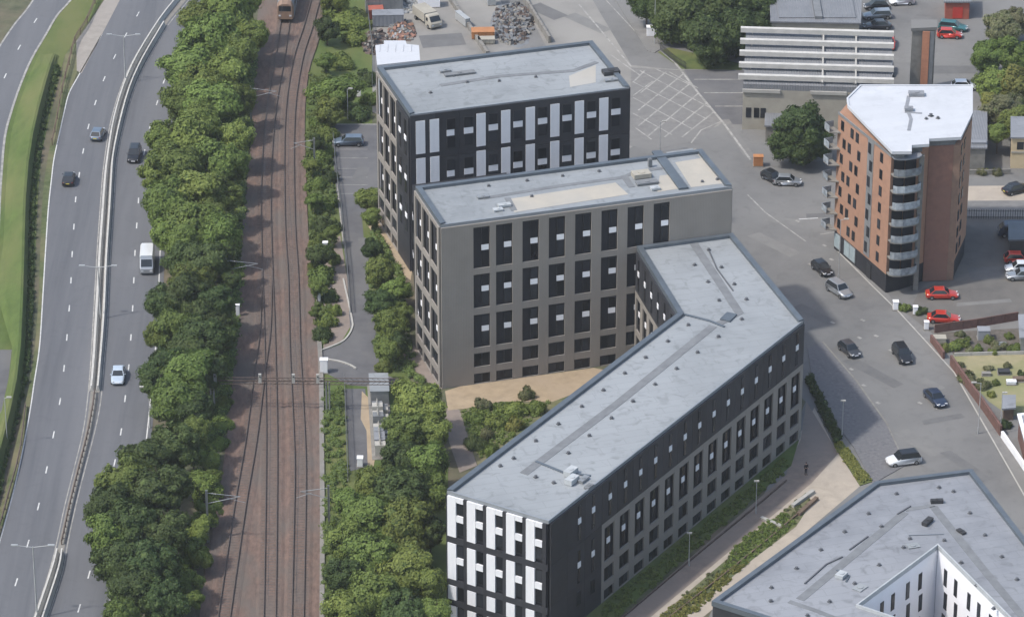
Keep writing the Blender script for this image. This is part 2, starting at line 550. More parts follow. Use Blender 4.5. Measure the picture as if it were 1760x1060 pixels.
# verge between the slip road and the motorway
sheet('grass_verge', [(172, -60), (124, 0), (100, 27), (80, 61), (56, 102), (36, 149), (20, 197), (10, 238), (4, 306), (1, 360), (-40, 430), (-60, 760), (-20, 860), (2, 850), (15, 775), (30, 715), (44, 660), (52, 600), (58, 520), (62, 400), (66, 320), (72, 260), (82, 215), (98, 150), (112, 95), (130, 70), (150, 40), (178, 0), (210, -60)], .016, M['verge'])
# grass bank: a gentle side to the slip road, a steep one to the motorway
RIDGE = [(104, 92, .5), (97, 110, 1.2), (88, 140, 1.7), (76, 185, 2.0), (66, 228, 2.1), (58, 280, 2.1), (53, 340, 2.1), (51, 420, 2.1), (49, 500, 2.1), (45, 590, 2.1), (38, 650, 2.1), (26, 705, 2.1), (8, 775, 2.1), (-8, 845, 2.0), (-30, 930, 2.0)]
mb = MB(); vs = []
rsb = random.Random(5)
RIDGE = [(x - 9, y, h) for x, y, h in RIDGE]
for (x, y, h) in RIDGE:
    q = P(x, y, h); l_ = P(lerp_line(SLIP_R, y) if y < 440 else (x - 55 if y < 560 else max(x - 22, -60) if y < 760 else x - 40), y)
    hj = h * rsb.uniform(.95, 1.04)
    vs += [(min(l_.x + .6, q.x - 1.2), l_.y, .02), ((l_.x + q.x) / 2, q.y, h * .55), (q.x - .35, q.y, hj), (q.x, q.y, hj - .08), (q.x + .28, q.y, h * .55), (q.x + .62, q.y, .02)]
n_ = 6
mb.add(vs, [(i * n_ + j, i * n_ + j + 1, (i + 1) * n_ + j + 1, (i + 1) * n_ + j) for i in range(len(RIDGE) - 1) for j in range(n_ - 1)])
o_ = struct('grass_bank', mb, M['verge'])
sheet('service_yard', [(-80, 601), (25, 601), (24, 640), (12, 690), (-4, 745), (-80, 800)], .028, M['asphalt_d'])
sheet('hatched_island', [(186, -10), (222, -30), (196, 20), (172, 66), (140, 127), (132, 122), (131, 72), (155, 38)], .03, M['island'])
sheet('motorway_shoulder', [(112, 95), (131, 72), (133, 124), (119, 160), (110, 194), (102, 231), (93, 272), (88, 312), (83, 360), (78, 435), (73, 520), (68, 595), (58, 656), (48, 715), (29, 812), (5, 904), (-10, 900), (8, 850), (24, 775), (38, 715), (52, 656), (60, 595), (66, 520), (69, 435), (72, 360), (76, 312), (82, 272), (90, 231), (99, 180)], .024, M['rough_grass'])


def line_sheet(name, px, wdt, z, m, smooth=True):
    pts = sl(px) if smooth else PP(px)
    mb = MB()
    n = len(pts); vs = []
    for i, p in enumerate(pts):
        a = pts[max(i - 1, 0)]; b = pts[min(i + 1, n - 1)]
        d = (b - a).normalized(); s = Vector((d.y, -d.x, 0))
        vs += [(p.x + s.x * wdt / 2, p.y + s.y * wdt / 2, z), (p.x - s.x * wdt / 2, p.y - s.y * wdt / 2, z)]
    mb.add(vs, [(2 * i, 2 * i + 1, 2 * i + 3, 2 * i + 2) for i in range(n - 1)])
    return struct(name, mb, m)


line_sheet('edge_line', MW_L[2:], .16, .03, M['line'])
line_sheet('edge_line', [(x - 4, y) for x, y in MED_L], .15, .03, M['line_w'])
line_sheet('edge_line', [(x + 4, y) for x, y in MED_R], .15, .03, M['line_w'])
line_sheet('edge_line', [(x - 8, y) for x, y in MW_R], .16, .03, M['line'])
line_sheet('edge_line', [(x - 2, y) for x, y in SLIP_R], .35, .034, M['line_w'])
line_sheet('edge_line', [(x + 2, y) for x, y in SLIP_L], .3, .034, M['line_w'])
dashmesh = None
for src in (DASH_L, DASH_R, [(88, -6), (61, 36), (33, 82), (9, 131), (-14, 182), (-26, 232)]):
    pts = PP(src)
    for i, p in enumerate(pts):
        a = pts[max(i - 1, 0)]; b = pts[min(i + 1, len(pts) - 1)]
        d = (b - a)
        if dashmesh is None:
            mb = MB(); mb.add([(-.95, -.085, 0), (.95, -.085, 0), (.95, .085, 0), (-.95, .085, 0)], [(0, 1, 2, 3)])
            dashmesh = mb.mesh('lane_dash')
        o = put('lane_dash', dashmesh, M['line'], None, (p.x, p.y, .033), math.atan2(d.y, d.x))
        o['kind'] = 'structure'
# central reservation
strip_sheet('central_reservation', sl(MED_L), sl(MED_R), .05, M['concrete_d'])

# railway bed
BAL_L = [(470, -60), (448, 0), (440, 60), (436, 130), (433, 220), (425, 310), (416, 400), (410, 480), (404, 600), (396, 700), (384, 800), (368, 900), (350, 1000), (338, 1110)]
BAL_R = [(600, -60), (563, 0), (548, 70), (531, 125), (524, 200), (526, 300), (530, 400), (537, 480), (546, 570), (552, 650), (553, 760), (554, 900), (553, 1110)]
mb = MB()
poly = sl(BAL_L) + sl(BAL_R)[::-1]
mb.prism([(p.x, p.y) for p in poly], -.02, .22)
struct('railway_ballast', mb, M['ballast'])
# strip right of the railway, car park, service road
sheet('railway_verge', [(600, -60), (563, 0), (548, 70), (531, 125), (524, 200), (526, 300), (530, 400), (537, 480), (546, 570), (553, 650), (554, 900), (553, 1110), (770, 1110), (770, 800), (700, 640), (640, 380), (640, 120), (640, -60)], .010, M['verge'])
sheet('car_park', [(567, 213), (656, 213), (656, 345), (640, 350), (580, 350)], .02, M['asphalt_d'])
sheet('service_road', [(580, 346), (640, 346), (622, 372), (630, 470), (645, 560), (653, 640), (690, 655), (690, 668), (600, 662), (558, 640), (552, 604), (585, 592), (603, 575), (600, 540), (597, 480), (588, 400)], .024, M['asphalt_d'])
sheet('gravel_strip', [(556, 420), (585, 405), (597, 480), (603, 560), (588, 585), (556, 600), (556, 520)], .018, M['brownpath'])
sheet('depot_path', [(592, 668), (628, 668), (630, 720), (640, 800), (600, 810), (596, 730)], .026, M['asphalt_d'])
sheet('sandy_path', [(622, 672), (640, 690), (650, 760), (640, 812), (632, 800), (630, 740), (620, 720)], .030, M['sand'])
for k, y in enumerate((257, 272, 290, 305, 318, 333)):
    line_sheet('bay_line', [(579 + k, y), (632, y)], .12, .028, M['line_w'], False)
line_sheet('bay_line', [(568, 214), (650, 214)], .2, .028, M['line_w'], False)
line_sheet('bay_line', [(573, 240), (583, 350), (590, 420)], .18, .03, M['line_w'], False)
# concrete kerb by the service road turning
for px in ([(590, 480), (604, 545), (605, 565), (592, 585), (570, 596), (551, 603)], [(563, 618), (585, 622), (602, 628), (612, 634)]):
    mb = MB(); mb.path(sl(px), [(-.12, 0), (.12, 0), (.12, .18), (-.12, .18)])
    struct('kerb', mb, M['concrete'])
mb = MB(); mb.path(sl([(548, 575), (552, 650), (553, 760), (554, 900), (553, 1110)]), [(-.3, 0), (.3, 0), (.3, .3), (-.3, .3)])
struct('cable_trough', mb, M['concrete_d'])

# the yard behind and the street to the right
sheet('street', [(905, -90), (2100, -90), (2100, 1300), (1450, 1300), (1200, 1100), (1385, 690), (1240, 560), (1000, 330), (900, 120), (860, 0)], .006, M['asphalt_b'])
sheet('works_yard', [(628, -90), (905, -90), (860, 0), (905, 110), (900, 330), (660, 330), (656, 200), (634, 190), (630, 60)], .008, M['asphalt_w'])
sheet('upper_street', [(892, -60), (985, -60), (1030, 20), (1085, 112), (1180, 122), (1262, 240), (1290, 275), (1255, 262), (1240, 215), (1180, 235), (1090, 250), (980, 330), (960, 120), (912, 30)], .012, M['asphalt_w'])
sheet('junction_box', [(1085, 116), (1176, 121), (1240, 208), (1200, 240), (1120, 258), (1080, 250)], .016, M['pave'])
sheet('light_street', [(1240, 212), (1292, 280), (1335, 322), (1440, 322), (1440, 402), (1400, 420), (1310, 350), (1250, 260), (1200, 245)], .014, M['asphalt_b'])
sheet('street_footway', [(1020, -60), (1060, -60), (1136, 85), (1125, 92), (1112, 88)], .12, M['pave'], .12)
HL = [((1101, 160), (1145, 124)), ((1097, 190), (1175, 127)), ((1097, 217), (1187, 143)), ((1114, 234), (1201, 160)), ((1142, 236), (1215, 177)), ((1172, 236), (1228, 192)), ((1088, 142), (1108, 122)),
      ((1100, 122), (1225, 188)), ((1090, 142), (1215, 205)), ((1088, 168), (1190, 222)), ((1088, 195), (1155, 232)), ((1150, 124), (1200, 152))]
HL += [((1125, 118), (1190, 148)), ((1092, 220), (1120, 240)), ((1088, 165), (1122, 140)), ((1120, 128), (1140, 110 + 10))][:3]
for k, (a, b) in enumerate(HL):
    line_sheet('box_line', [a, b], .28 if k < 7 else .22, .022 if k < 7 else .026, M['line_w'], False)
line_sheet('box_line', [(1085, 116), (1176, 121)], .18, .03, M['line_w'], False)
line_sheet('kerb_line', [(1132, 84), (1160, 108), (1200, 160), (1245, 214), (1290, 275)], .36, .034, M['line_w'], False)
line_sheet('kerb_line', [(1245, 206), (1262, 232), (1290, 272)], 1.5, .030, M['pave'], False)
line_sheet('kerb_line', [(1188, 246), (1205, 224), (1240, 209)], .25, .03, M['line_w'], False)
line_sheet('kerb_line', [(995, 8), (1085, 115)], .28, .03, M['line_w'], False)
line_sheet('kerb_line', [(1050, 95), (1100, 130)], .28, .034, M['line_w'], False)
line_sheet('kerb_line', [(985, -60), (1120, 85)], .18, .03, M['line_w'], False)
sheet('side_street', [(1176, 121), (1290, 121), (1420, 121), (1420, 215), (1245, 214), (1200, 160)], .018, M['asphalt_d'])
for y, x0 in ((137, 1193), (160, 1210), (183, 1229)):
    line_sheet('bay_line', [(x0, y), (1285, y)], .25, .03, M['line_w'], False)
line_sheet('centre_line', [(1285, 335), (1315, 365), (1385, 415)], .22, .03, M['line_w'], False)
line_sheet('centre_line', [(1373, 377), (1406, 375)], .22, .034, M['line'], False)
line_sheet('centre_line', [(1410, 403), (1436, 399)], .22, .034, M['line_w'], False)
for (x, y) in ((1370, 378), (1416, 420), (1428, 444), (1391, 452), (1462, 632), (1484, 660), (1508, 690), (1430, 552), (1482, 548), (1505, 575), (1530, 600), (1580, 690), (1476, 578)):
    p = P(x, y)
    o = put('road_stud', boxmesh(.7, .45, .006), M['line_w'], None, (p.x, p.y, .03), R(-50)); o['kind'] = 'structure'
# repaired patches in the carriageways
rsp = random.Random(9)
for k, (x, y, l, w_, a) in enumerate(((1330, 420, 9, 2.2, -50), (1400, 540, 7, 1.8, -50), (1500, 640, 10, 2.0, -52), (1580, 760, 8, 2.4, -55), (1660, 800, 9, 1.6, -58), (1470, 520, 5, 2.6, -48), (1350, 380, 6, 2.0, -20), (1620, 720, 6, 1.2, 20),
                                      (1150, 60, 8, 1.5, -48), (1010, 40, 9, 2.5, -50), (940, 20, 7, 3.0, -50), (760, 70, 7, 5, 10), (1560, 100, 10, 4, 0), (1640, 120, 9, 3, 0), (1700, 470, 6, 4, 5), (1600, 660, 4, 1.6, -50), (620, 300, 5, 2, 80), (625, 430, 8, 1.2, 95), (1690, 520, 8, 1.0, 10), (1420, 370, 6, 1.4, 5))):
    p = P(x, y)
    mb = MB(); hw_ = w_ / 2
    pts_ = [(-l / 2, -hw_), (l / 2, -hw_ * rsp.uniform(.8, 1.1)), (l / 2, hw_), (-l / 2 * rsp.uniform(.9, 1.0), hw_)]
    mb.add([(q[0], q[1], 0) for q in pts_], [(0, 1, 2, 3)])
    o = mb.build('road_patch', M['patch_d'] if k % 3 else M['patch_l'], None, (p.x, p.y, .0255 + .0002 * k), R(a)); o['kind'] = 'structure'
# street edges
sheet('pavement', [(1388, 600), (1412, 588), (1470, 655), (1522, 728), (1556, 800), (1500, 832), (1468, 770), (1400, 680)], .1, M['setts'], .1)  # setts toned darker, with the long block's cast shadow put into their colour
line_sheet('kerb', [(1414, 588), (1472, 655), (1524, 728), (1556, 798)], .22, .106, M['concrete_d'], False)
sheet('pavement', [(1440, 432), (1500, 492), (1545, 536), (1600, 596), (1640, 640), (1700, 745), (1760, 850), (1800, 920), (1830, 920), (1760, 800), (1720, 740), (1632, 618), (1600, 580), (1540, 525), (1528, 508), (1440, 420)], .1, M['pave'], .1)
line_sheet('kerb', [(1440, 433), (1500, 493), (1545, 537), (1600, 597), (1640, 641), (1700, 746), (1760, 851), (1800, 921)], .2, .106, M['concrete'], False)
sheet('resident_car_park', [(1560, 540), (1605, 575), (1760, 545), (1900, 540), (1900, 375), (1655, 372), (1640, 470), (1580, 500)], .014, M['carpark'])
sheet('side_road', [(1655, 320), (1900, 318), (1900, 345), (1655, 346)], .018, M['plaza'])
sheet('side_pavement', [(1655, 346), (1900, 345), (1900, 374), (1655, 374)], .09, M['pave'], .09)
sheet('dry_lawn', [(1638, 610), (1800, 608), (1860, 700), (1735, 715), (1700, 690), (1660, 648)], .02, M['dry_lawn'])
sheet('garden_bed', [(1608, 572), (1790, 562), (1800, 606), (1640, 610)], .024, M['soil'])
# courtyard between the apartment blocks
sheet('sandy_path', [(765, 672), (790, 664), (1020, 632), (1060, 640), (1010, 668), (950, 690), (860, 690), (800, 702), (770, 705)], .022, M['sand'])
sheet('courtyard_garden', [(788, 704), (860, 692), (950, 690), (1010, 668), (930, 740), (830, 820), (812, 775)], .016, M['rough_grass'])
sheet('brown_path', [(762, 700), (790, 704), (812, 775), (820, 800), (790, 812), (772, 760)], .02, M['brownpath'])
sheet('sandy_path', [(630, 385), (652, 372), (708, 467), (706, 482), (690, 470), (660, 430)], .018, M['sand'])
sheet('brown_path', [(690, 560), (716, 600), (760, 668), (744, 668), (725, 645), (700, 630), (690, 600)], .02, M['brownpath'])
sheet('plaza', [(1372, 750), (1400, 700), (1432, 765), (1478, 835), (1330, 960), (1190, 1075), (1120, 1110), (1080, 1110), (1100, 1060), (1360, 830), (1352, 800)], .012, M['plaza'])
sheet('brown_path', [(1355, 800), (1376, 756), (1386, 690), (1432, 765), (1440, 780), (1395, 830), (1130, 1050), (1060, 1110), (1010, 1110), (1080, 1050), (1352, 815)], .018, M['brownpath'])
sheet('facade_bed', [(945, 1110), (1374, 754), (1360, 800), (1000, 1112)], .022, M['verge'])
sheet('garden_bed', [(1120, 1070), (1385, 846), (1396, 862), (1368, 905), (1295, 960), (1160, 1075)], .024, M['rough_grass'])
sheet('garden_lawn', [(1310, 905), (1352, 882), (1370, 900), (1290, 962), (1240, 985), (1262, 940)], .03, M['verge'])
sheet('corner_lawn', [(1432, 762), (1448, 760), (1499, 828), (1478, 835)], .12, M['verge'], .12)
sheet('hillside_lawn', [(1130, 90), (1150, 82), (1275, 110), (1275, 121), (1172, 119)], .02, M['grass'])


# ------------------------------------------------------------------ the apartment blocks
class Wall:
    """local frame of one facade: u to the right seen from outside, z up"""
    def __init__(s, root, a, b):
        s.root = root
        a = Vector((a[0], a[1], 0)); b = Vector((b[0], b[1], 0))
        s.a = a - root.location; s.a.z = 0
        d = b - a
        s.L = d.length; s.u = d.normalized(); s.rz = math.atan2(d.y, d.x)
        s.n = Vector((s.u.y, -s.u.x, 0))

    def at(s, u, z, out=0.0):
        return s.a + s.u * u + s.n * out + Vector((0, 0, z))

    def panel(s, name, u0, u1, z0, z1, t, m, parent=None, base=0.0):
        return put(name, boxmesh(u1 - u0, t, z1 - z0), m, parent or s.root, s.at(u0, z0, base), s.rz)

    def window(s, u0, u1, z0, z1, base, t=.05):
        f = s.panel('window', u0, u1, z0, z1, t, M['frame'], base=base)
        g_ = put('pane', boxmesh(u1 - u0 - .16, .03, z1 - z0 - .16), M['glass'], f, (.08, -t, .08))
        return f


INS = .22
R0, R1, R2, R3, R4 = (.05, 1.55), (2.55, 4.6), (5.45, 10.35), (11.35, 16.3), (17.2, 23.2)


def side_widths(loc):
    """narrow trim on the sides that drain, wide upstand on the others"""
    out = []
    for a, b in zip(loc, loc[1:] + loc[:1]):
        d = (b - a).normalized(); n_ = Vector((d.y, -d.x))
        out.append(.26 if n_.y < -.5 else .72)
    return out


def shell(root, poly, H, wallmat, roofmat, copmat, par=.5, drop=.4, thick=.12):
    """closed body, roof slab below the parapet, a parapet piece for each side"""
    L = root.location
    loc = [Vector((p[0] - L.x, p[1] - L.y)) for p in poly]
    inn = inset(loc, INS)
    mb = MB(); mb.prism(inn, 0, H - drop - .25)
    mb.build('wall', wallmat, root)
    rin = inset(loc, side_widths(loc))
    mb = MB(); mb.prism(inset(loc, INS + .02), H - drop - .25, H - drop - .03)
    rp = inset(loc, par + .0)
    roof = mb.build('roof', roofmat, root)
    n = len(loc)
    for i in range(n):
        j = (i + 1) % n
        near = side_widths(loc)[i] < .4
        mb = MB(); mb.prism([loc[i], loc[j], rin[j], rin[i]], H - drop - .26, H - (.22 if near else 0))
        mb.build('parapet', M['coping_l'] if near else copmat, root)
    return roof


def double_cell(W, u0, u1, row, base, ww=1.15, side='R', white=True, inset_z=.25):
    """two storeys of windows with a white spandrel between them, at one side of the dark panel"""
    z0, z1 = row
    if side == 'R':
        a, b = u1 - ww - .12, u1 - .12
    elif side == 'C':
        a, b = (u0 + u1) / 2 - ww / 2, (u0 + u1) / 2 + ww / 2
    else:
        a, b = u0 + .12, u0 + .12 + ww
    mid = z0 + (z1 - z0) * (.42 if z1 - z0 > 5.5 else .47)
    W.window(a, b, z0 + inset_z, mid - .02, base)
    if white:
        W.panel('white_spandrel', a, b, mid + .02, mid + .78, .09, M['white_s'], base=base)
    W.window(a, b, mid + .82, z1 - inset_z, base)


def grid_facade(W, u0, u1, cols, rows, ztop, mcl, t=INS, side='R', base=0.0, ww=1.0, white=True):
    """grey piers and bands standing proud of the dark panels"""
    edges = [u0] + [e for c in cols for e in c] + [u1]
    for k in range(0, len(edges), 2):
        if edges[k + 1] - edges[k] > .02:
            W.panel('pier', edges[k], edges[k + 1], 0, ztop, t, mcl, base=base)
    zs = [0] + [e for r in rows for e in r] + [ztop]
    for k in range(0, len(zs), 2):
        if zs[k + 1] - zs[k] > .02:
            W.panel('band', u0 + .01, u1 - .01, zs[k], zs[k + 1] - .003, t - .012, mcl, base=base)
    for (a, b) in cols:
        for r in rows:
            if r[1] - r[0] > 3:
                double_cell(W, a, b, r, base, ww, side, white)
            else:
                m_ = (a + b) / 2
                W.window(a + .12, m_ - .03, r[0] + .12, r[1] - .12, base)
                W.window(m_ + .03, b - .12, r[0] + .12, r[1] - .12, base)


ROWS8 = [R0, R1, R2, R3, R4]
HB = 24.4
ux = Vector((.9562, .2927)); uy = Vector((-.2927, .9562))

# --- block A (dark, white panels), furthest
a_fl = P(704, 195, HB).xy
a_fr = a_fl + ux * 32.1
a_br = a_fr + uy * 16.9
a_bl = a_fl + uy * 16.9
rootA = empty('apartment_block', (a_fl.x, a_fl.y, 0))
tag(rootA, 'black apartment block with tall white panels, furthest of the joined blocks behind the grey one', 'apartment block')
roofA = shell(rootA, [a_fl, a_fr, a_br, a_bl], HB, M['dark_in'], M['roof'], M['coping'], .55)
W = Wall(rootA, a_fl, a_fr)
rowsA = [(0, 5.0), (5.05, 10.9), (10.95, 17.2), (17.25, 24.0)]
nb = 9
for k in range(nb):
    for (z0, z1) in rowsA:
        W.panel('cladding_panel', k * 32.1 / nb + .015, (k + 1) * 32.1 / nb - .015, z0, z1, INS, M['dark'])
for (z0, z1) in ((18.15, 23.15), (11.9, 17.45), (5.6, 11.2)):
    talls = [.8, 2.82] + [9.57 + 3.6 * k for k in range(6)]
    for u in talls:
        W.panel('white_panel', u, u + 1.33, z0, z1, INS + .06, M['white'])
    smalls = [5.25, 7.75] + [11.35 + 3.6 * k for k in range(6)]
    for i, u in enumerate(smalls):
        zz = z0 + 2.2
        W.panel('white_spandrel', u, u + (1.1 if i == 0 else 1.35), zz, zz + .9, INS + .06, M['white'])
        W.window(u, u + 1.3, zz + .95, min(z1, zz + 2.6), INS)
        W.window(u, u + 1.3, zz - 1.8, zz - .05, INS)
WL = Wall(rootA, a_bl, a_fl)
grid_facade(WL, 0, 10.6, [(.55, 3.3), (3.95, 6.7), (7.35, 10.1)], ROWS8, HB - .7, M['grey'], ww=.95)
for (z0, z1) in ((0, 4.8), (4.85, 10.9), (10.95, 17.0), (17.05, 23.6)):
    for (a, b) in ((10.62, 13.7), (13.73, 16.88)):
        WL.panel('cladding_panel', a, b, z0, z1, INS - .01, M['dark'])
for r in (R2, R3, R4):
    double_cell(WL, 11.0, 13.2, r, INS - .01, 1.0)
    double_cell(WL, 14.0, 16.0, r, INS - .01, 1.0)
# right end wall of A, seen only from the side
WR = Wall(rootA, a_fr, a_br)
for (z0, z1) in rowsA:
    for k in range(4):
        WR.panel('cladding_panel', .25 + k * 4.1, .22 + (k + 1) * 4.1, z0, z1, INS - .01, M['dark'])


def roof_local(root, x, y, z):
    p = P(x, y, z)
    return Vector((p.x - root.location.x, p.y - root.location.y, z))


def walkway(root, roof, px, wd, z, m=None, h=.03):
    pts = [roof_local(root, x, y, z) for x, y in px]
    mb = MB(); mb.path(pts, [(-wd / 2, .0), (wd / 2, .0), (wd / 2, h), (-wd / 2, h)])
    return mb.build('walkway', m or M['walkway'], roof)


def patch(name, root, roof, px, z, m, h=.01):
    mb = MB(); mb.prism([roof_local(root, x, y, z).xy for x, y in px], z - .01, z + h)
    return mb.build(name, m, roof)


VENT = None


def vent(root, roof, x, y, z, s=1.0):
    global VENT
    if VENT is None:
        mb = MB(); mb.box(-.28, -.28, 0, .28, .28, .16); mb.tube((0, 0, .16), (0, 0, .42), .16, .16, 8); mb.tube((0, 0, .42), (0, 0, .5), .27, .22, 8)
        VENT = mb.mesh('roof_vent')
    p = roof_local(root, x, y, z)
    return put('roof_vent', VENT, M['vent'], roof, p, random.random(), (s * .95, s * .95, s * .7))


def plant_unit(root, roof, x, y, z, l, wd, h, m, rz=.29, name='plant_unit'):
    p = roof_local(root, x, y, z)
    mb = MB(); mb.box(-l / 2, -wd / 2, .1, l / 2, wd / 2, h); mb.box(-l / 2 + .05, -wd / 2 + .05, 0, -l / 2 + .2, wd / 2 - .05, .1); mb.box(l / 2 - .2, -wd / 2 + .05, 0, l / 2 - .05, wd / 2 - .05, .1)
    mb.tube((0, 0, h), (0, 0, h + .08), min(l, wd) * .32, None, 12)
    return mb.build(name, m, roof, p, rz)


ZR = HB - .42
walkway(rootA, roofA, [(757, 147), (860, 131), (985, 122), (1026, 107)], .85, ZR)
patch('sandy_patch', rootA, roofA, [(978, 131), (1024, 112), (1024, 142), (980, 150)], ZR, M['roof_g'], .012)
for (x, y) in ((803, 142), (921, 133), (780, 131), (858, 140), (740, 160)):
    vent(rootA, roofA, x, y, ZR, .8)
plant_unit(rootA, roofA, 790, 128, ZR, 4.5, 1.0, .3, M['walkway'])
plant_unit(rootA, roofA, 1050, 127, ZR, 2.4, 1.4, .6, M['darkmetal'])
plant_unit(rootA, roofA, 1050, 139, ZR, 1.9, .8, .3, M['metal'])
plant_unit(rootA, roofA, 765, 124, ZR, 1.6, .7, .35, M['metal'])

# --- link between A and B
l0 = a_fl + ux * .9
b_fl = P(757, 384, HB).xy
b_fr = b_fl + ux * 40.43
b_bl = b_fl + uy * 12.0
b_br = b_fr + uy * 12.0
rootB = empty('apartment_block', (b_fl.x, b_fl.y, 0))
tag(rootB, 'grey clad apartment block with dark window panels, middle of the three joined blocks', 'apartment block')
roofB = shell(rootB, [b_fl, b_fr, b_br, b_bl], HB, M['dark_in'], M['roof'], M['coping'], .55)
mb = MB()
lk = [b_bl + ux * .35 + uy * .05, b_bl + ux * 14, l0 + ux * 13 - uy * .3, l0 - ux * .75 - uy * .3]
LO = rootB.location
mb.prism([(p.x - LO.x, p.y - LO.y) for p in lk], 0, 13.6)
mb.build('link_wall', M['dark'], rootB)
WK = Wall(rootB, lk[3], lk[0])
for r in ((2.0, 6.6), (7.8, 12.6)):
    for k in range(3):
        u = 2.2 + k * (WK.L - 5) / 2
        double_cell(WK, u, u + 2, r, .02, 1.2)
W = Wall(rootB, b_fl, b_fr)
colsB = [(4.42, 6.68)] + [(7.53 + 3.645 * k, 7.53 + 3.645 * k + 2.26) for k in range(7)]
grid_facade(W, 0, W.L, colsB, ROWS8, HB - .66, M['grey'])
WL = Wall(rootB, b_bl, b_fl)
grid_facade(WL, 0, WL.L - INS - .01, [(.55, 3.35), (4.0, 7.1), (7.75, 10.95)], ROWS8, HB - .66, M['grey'], ww=.95)
WR = Wall(rootB, b_fr, b_br)
for k in range(4):
    WR.panel('cladding_panel', INS + k * 2.9, INS + k * 2.9 + 2.88, 0, HB - .66, INS - .01, M['grey'])
ZR = HB - .42
patch('sandy_patch', rootB, roofB, [(876, 342), (1058, 314), (1080, 334), (884, 365)], ZR, M['roof_g'], .012)
patch('sandy_patch', rootB, roofB, [(1134, 302), (1155, 300), (1170, 324), (1130, 330)], ZR, M['roof_g'], .012)
patch('sandy_patch', rootB, roofB, [(1150, 263), (1196, 256), (1246, 315), (1188, 322)], ZR, M['roof_g'], .012)
patch('grey_patch', rootB, roofB, [(1145, 262), (1190, 255), (1205, 272), (1155, 280)], ZR, M['roof'], .018)
walkway(rootB, roofB, [(830, 341), (960, 320), (1070, 305), (1092, 296), (1140, 289)], .75, ZR)
walkway(rootB, roofB, [(1128, 262), (1175, 326)], 1.3, ZR, M['coping'], .3)
walkway(rootB, roofB, [(872, 340), (884, 362)], .8, ZR, None, .05)
walkway(rootB, roofB, [(1072, 302), (1086, 322)], .9, ZR, None, .05)
for (x, y) in ((906, 311), (967, 303), (1030, 295), (1207, 313), (1233, 309), (914, 338), (840, 320)):
    vent(rootB, roofB, x, y, ZR, .8)
plant_unit(rootB, roofB, 1102, 304, ZR, 2.4, 1.6, .7, M['beige'])
plant_unit(rootB, roofB, 1112, 316, ZR, 3.0, 1.0, .35, M['walkway'])
plant_unit(rootB, roofB, 1126, 326, ZR, 1.2, .9, .4, M['pale_unit'])
plant_unit(rootB, roofB, 867, 355, ZR, 1.7, .8, .4, M['pale_unit'])
plant_unit(rootB, roofB, 856, 362, ZR, 1.3, .8, .3, M['pale_unit'])
plant_unit(rootB, roofB, 830, 340, ZR, 1.6, .7, .3, M['metal'])
plant_unit(rootB, roofB, 1117, 287, ZR, .5, .5, 1.2, M['walkway'])

# --- block C (angled, nearer)
HC = 17.4
c_fl = P(768, 840, HC).xy; c_fr = P(943, 892, HC).xy; c_rt = P(1381, 548, HC).xy
c_br = P(1258, 398, HC).xy - uy * .35; c_in = P(1165, 537, HC).xy
c_bl = c_br - ux * 13.6
c_in2 = c_in
rootC = empty('apartment_block', (c_fr.x, c_fr.y, 0))
tag(rootC, 'long angled apartment block with pale roof and white panelled end, nearest of the joined blocks', 'apartment block')
polyC = [c_fl, c_fr, c_rt, c_br, c_bl, c_in]
roofC = shell(rootC, polyC, HC, M['dark_in'], M['roof'], M['coping'], .5)
# white panelled end
W = Wall(rootC, c_fl, c_fr)
pitch = 2.72
for k in range(5):
    u = .2 + k * pitch
    W.panel('dark_pier', u + 2.22, u + pitch, 0, HC - .66, INS, M['dark'])
    for (z0, z1) in ((11.25, 16.7), (5.35, 10.3), (2.52, 4.42), (0.05, 1.6)):
        W.panel('white_panel', u, u + 1.18, z0, z1, INS + .05, M['white'])
        if z1 - z0 > 3:
            mid = z0 + (z1 - z0) * (.46 if z1 < 12 else .40)
            W.window(u + 1.25, u + 2.18, z0 + .35, mid - .06, 0)
            W.panel('white_spandrel', u + 1.2, u + 2.18, mid, mid + .85, INS + .02, M['white'])
            if z1 > 12:
                W.window(u + 1.25, u + 2.18, mid + .95, z1 - .75, 0)
                W.panel('white_spandrel', u + 1.2, u + 2.18, z1 - .65, z1, INS + .02, M['white'])
            else:
                W.window(u + 1.25, u + 2.18, mid + .95, z1 - .1, 0)
        else:
            W.window(u + 1.25, u + 2.18, z0 + .1, z1 - .1, 0)
W.panel('dark_pier', 0, .19, 0, HC - .66, INS, M['dark'])
for (z0, z1) in ((10.35, 11.2), (4.47, 5.3), (1.65, 2.47)):
    W.panel('band', .2, W.L - .02, z0, z1, INS - .02, M['dark'])


def c_facade(W, ustart, n, pitch, wid, uend, extra=()):
    """dark upper storeys over a grey grid"""
    cols = [(ustart + pitch * k, ustart + pitch * k + wid) for k in range(n)]
    grid_facade(W, ustart - .62, uend, cols, [R0, R1, (5.45, 10.2)], 11.0, M['grey'], side='C', ww=.72)
    nb = n
    us = [ustart - .62 + (uend - ustart + .62) * k / nb for k in range(nb + 1)]
    for k in range(nb):
        W.panel('cladding_panel', us[k] + .012, us[k + 1] - .012, 11.02, HC - .68, INS - .01, M['dark'])
    for (a, b) in cols:
        double_cell(W, a, b, (11.3, 16.5), INS - .01, .62, 'C')


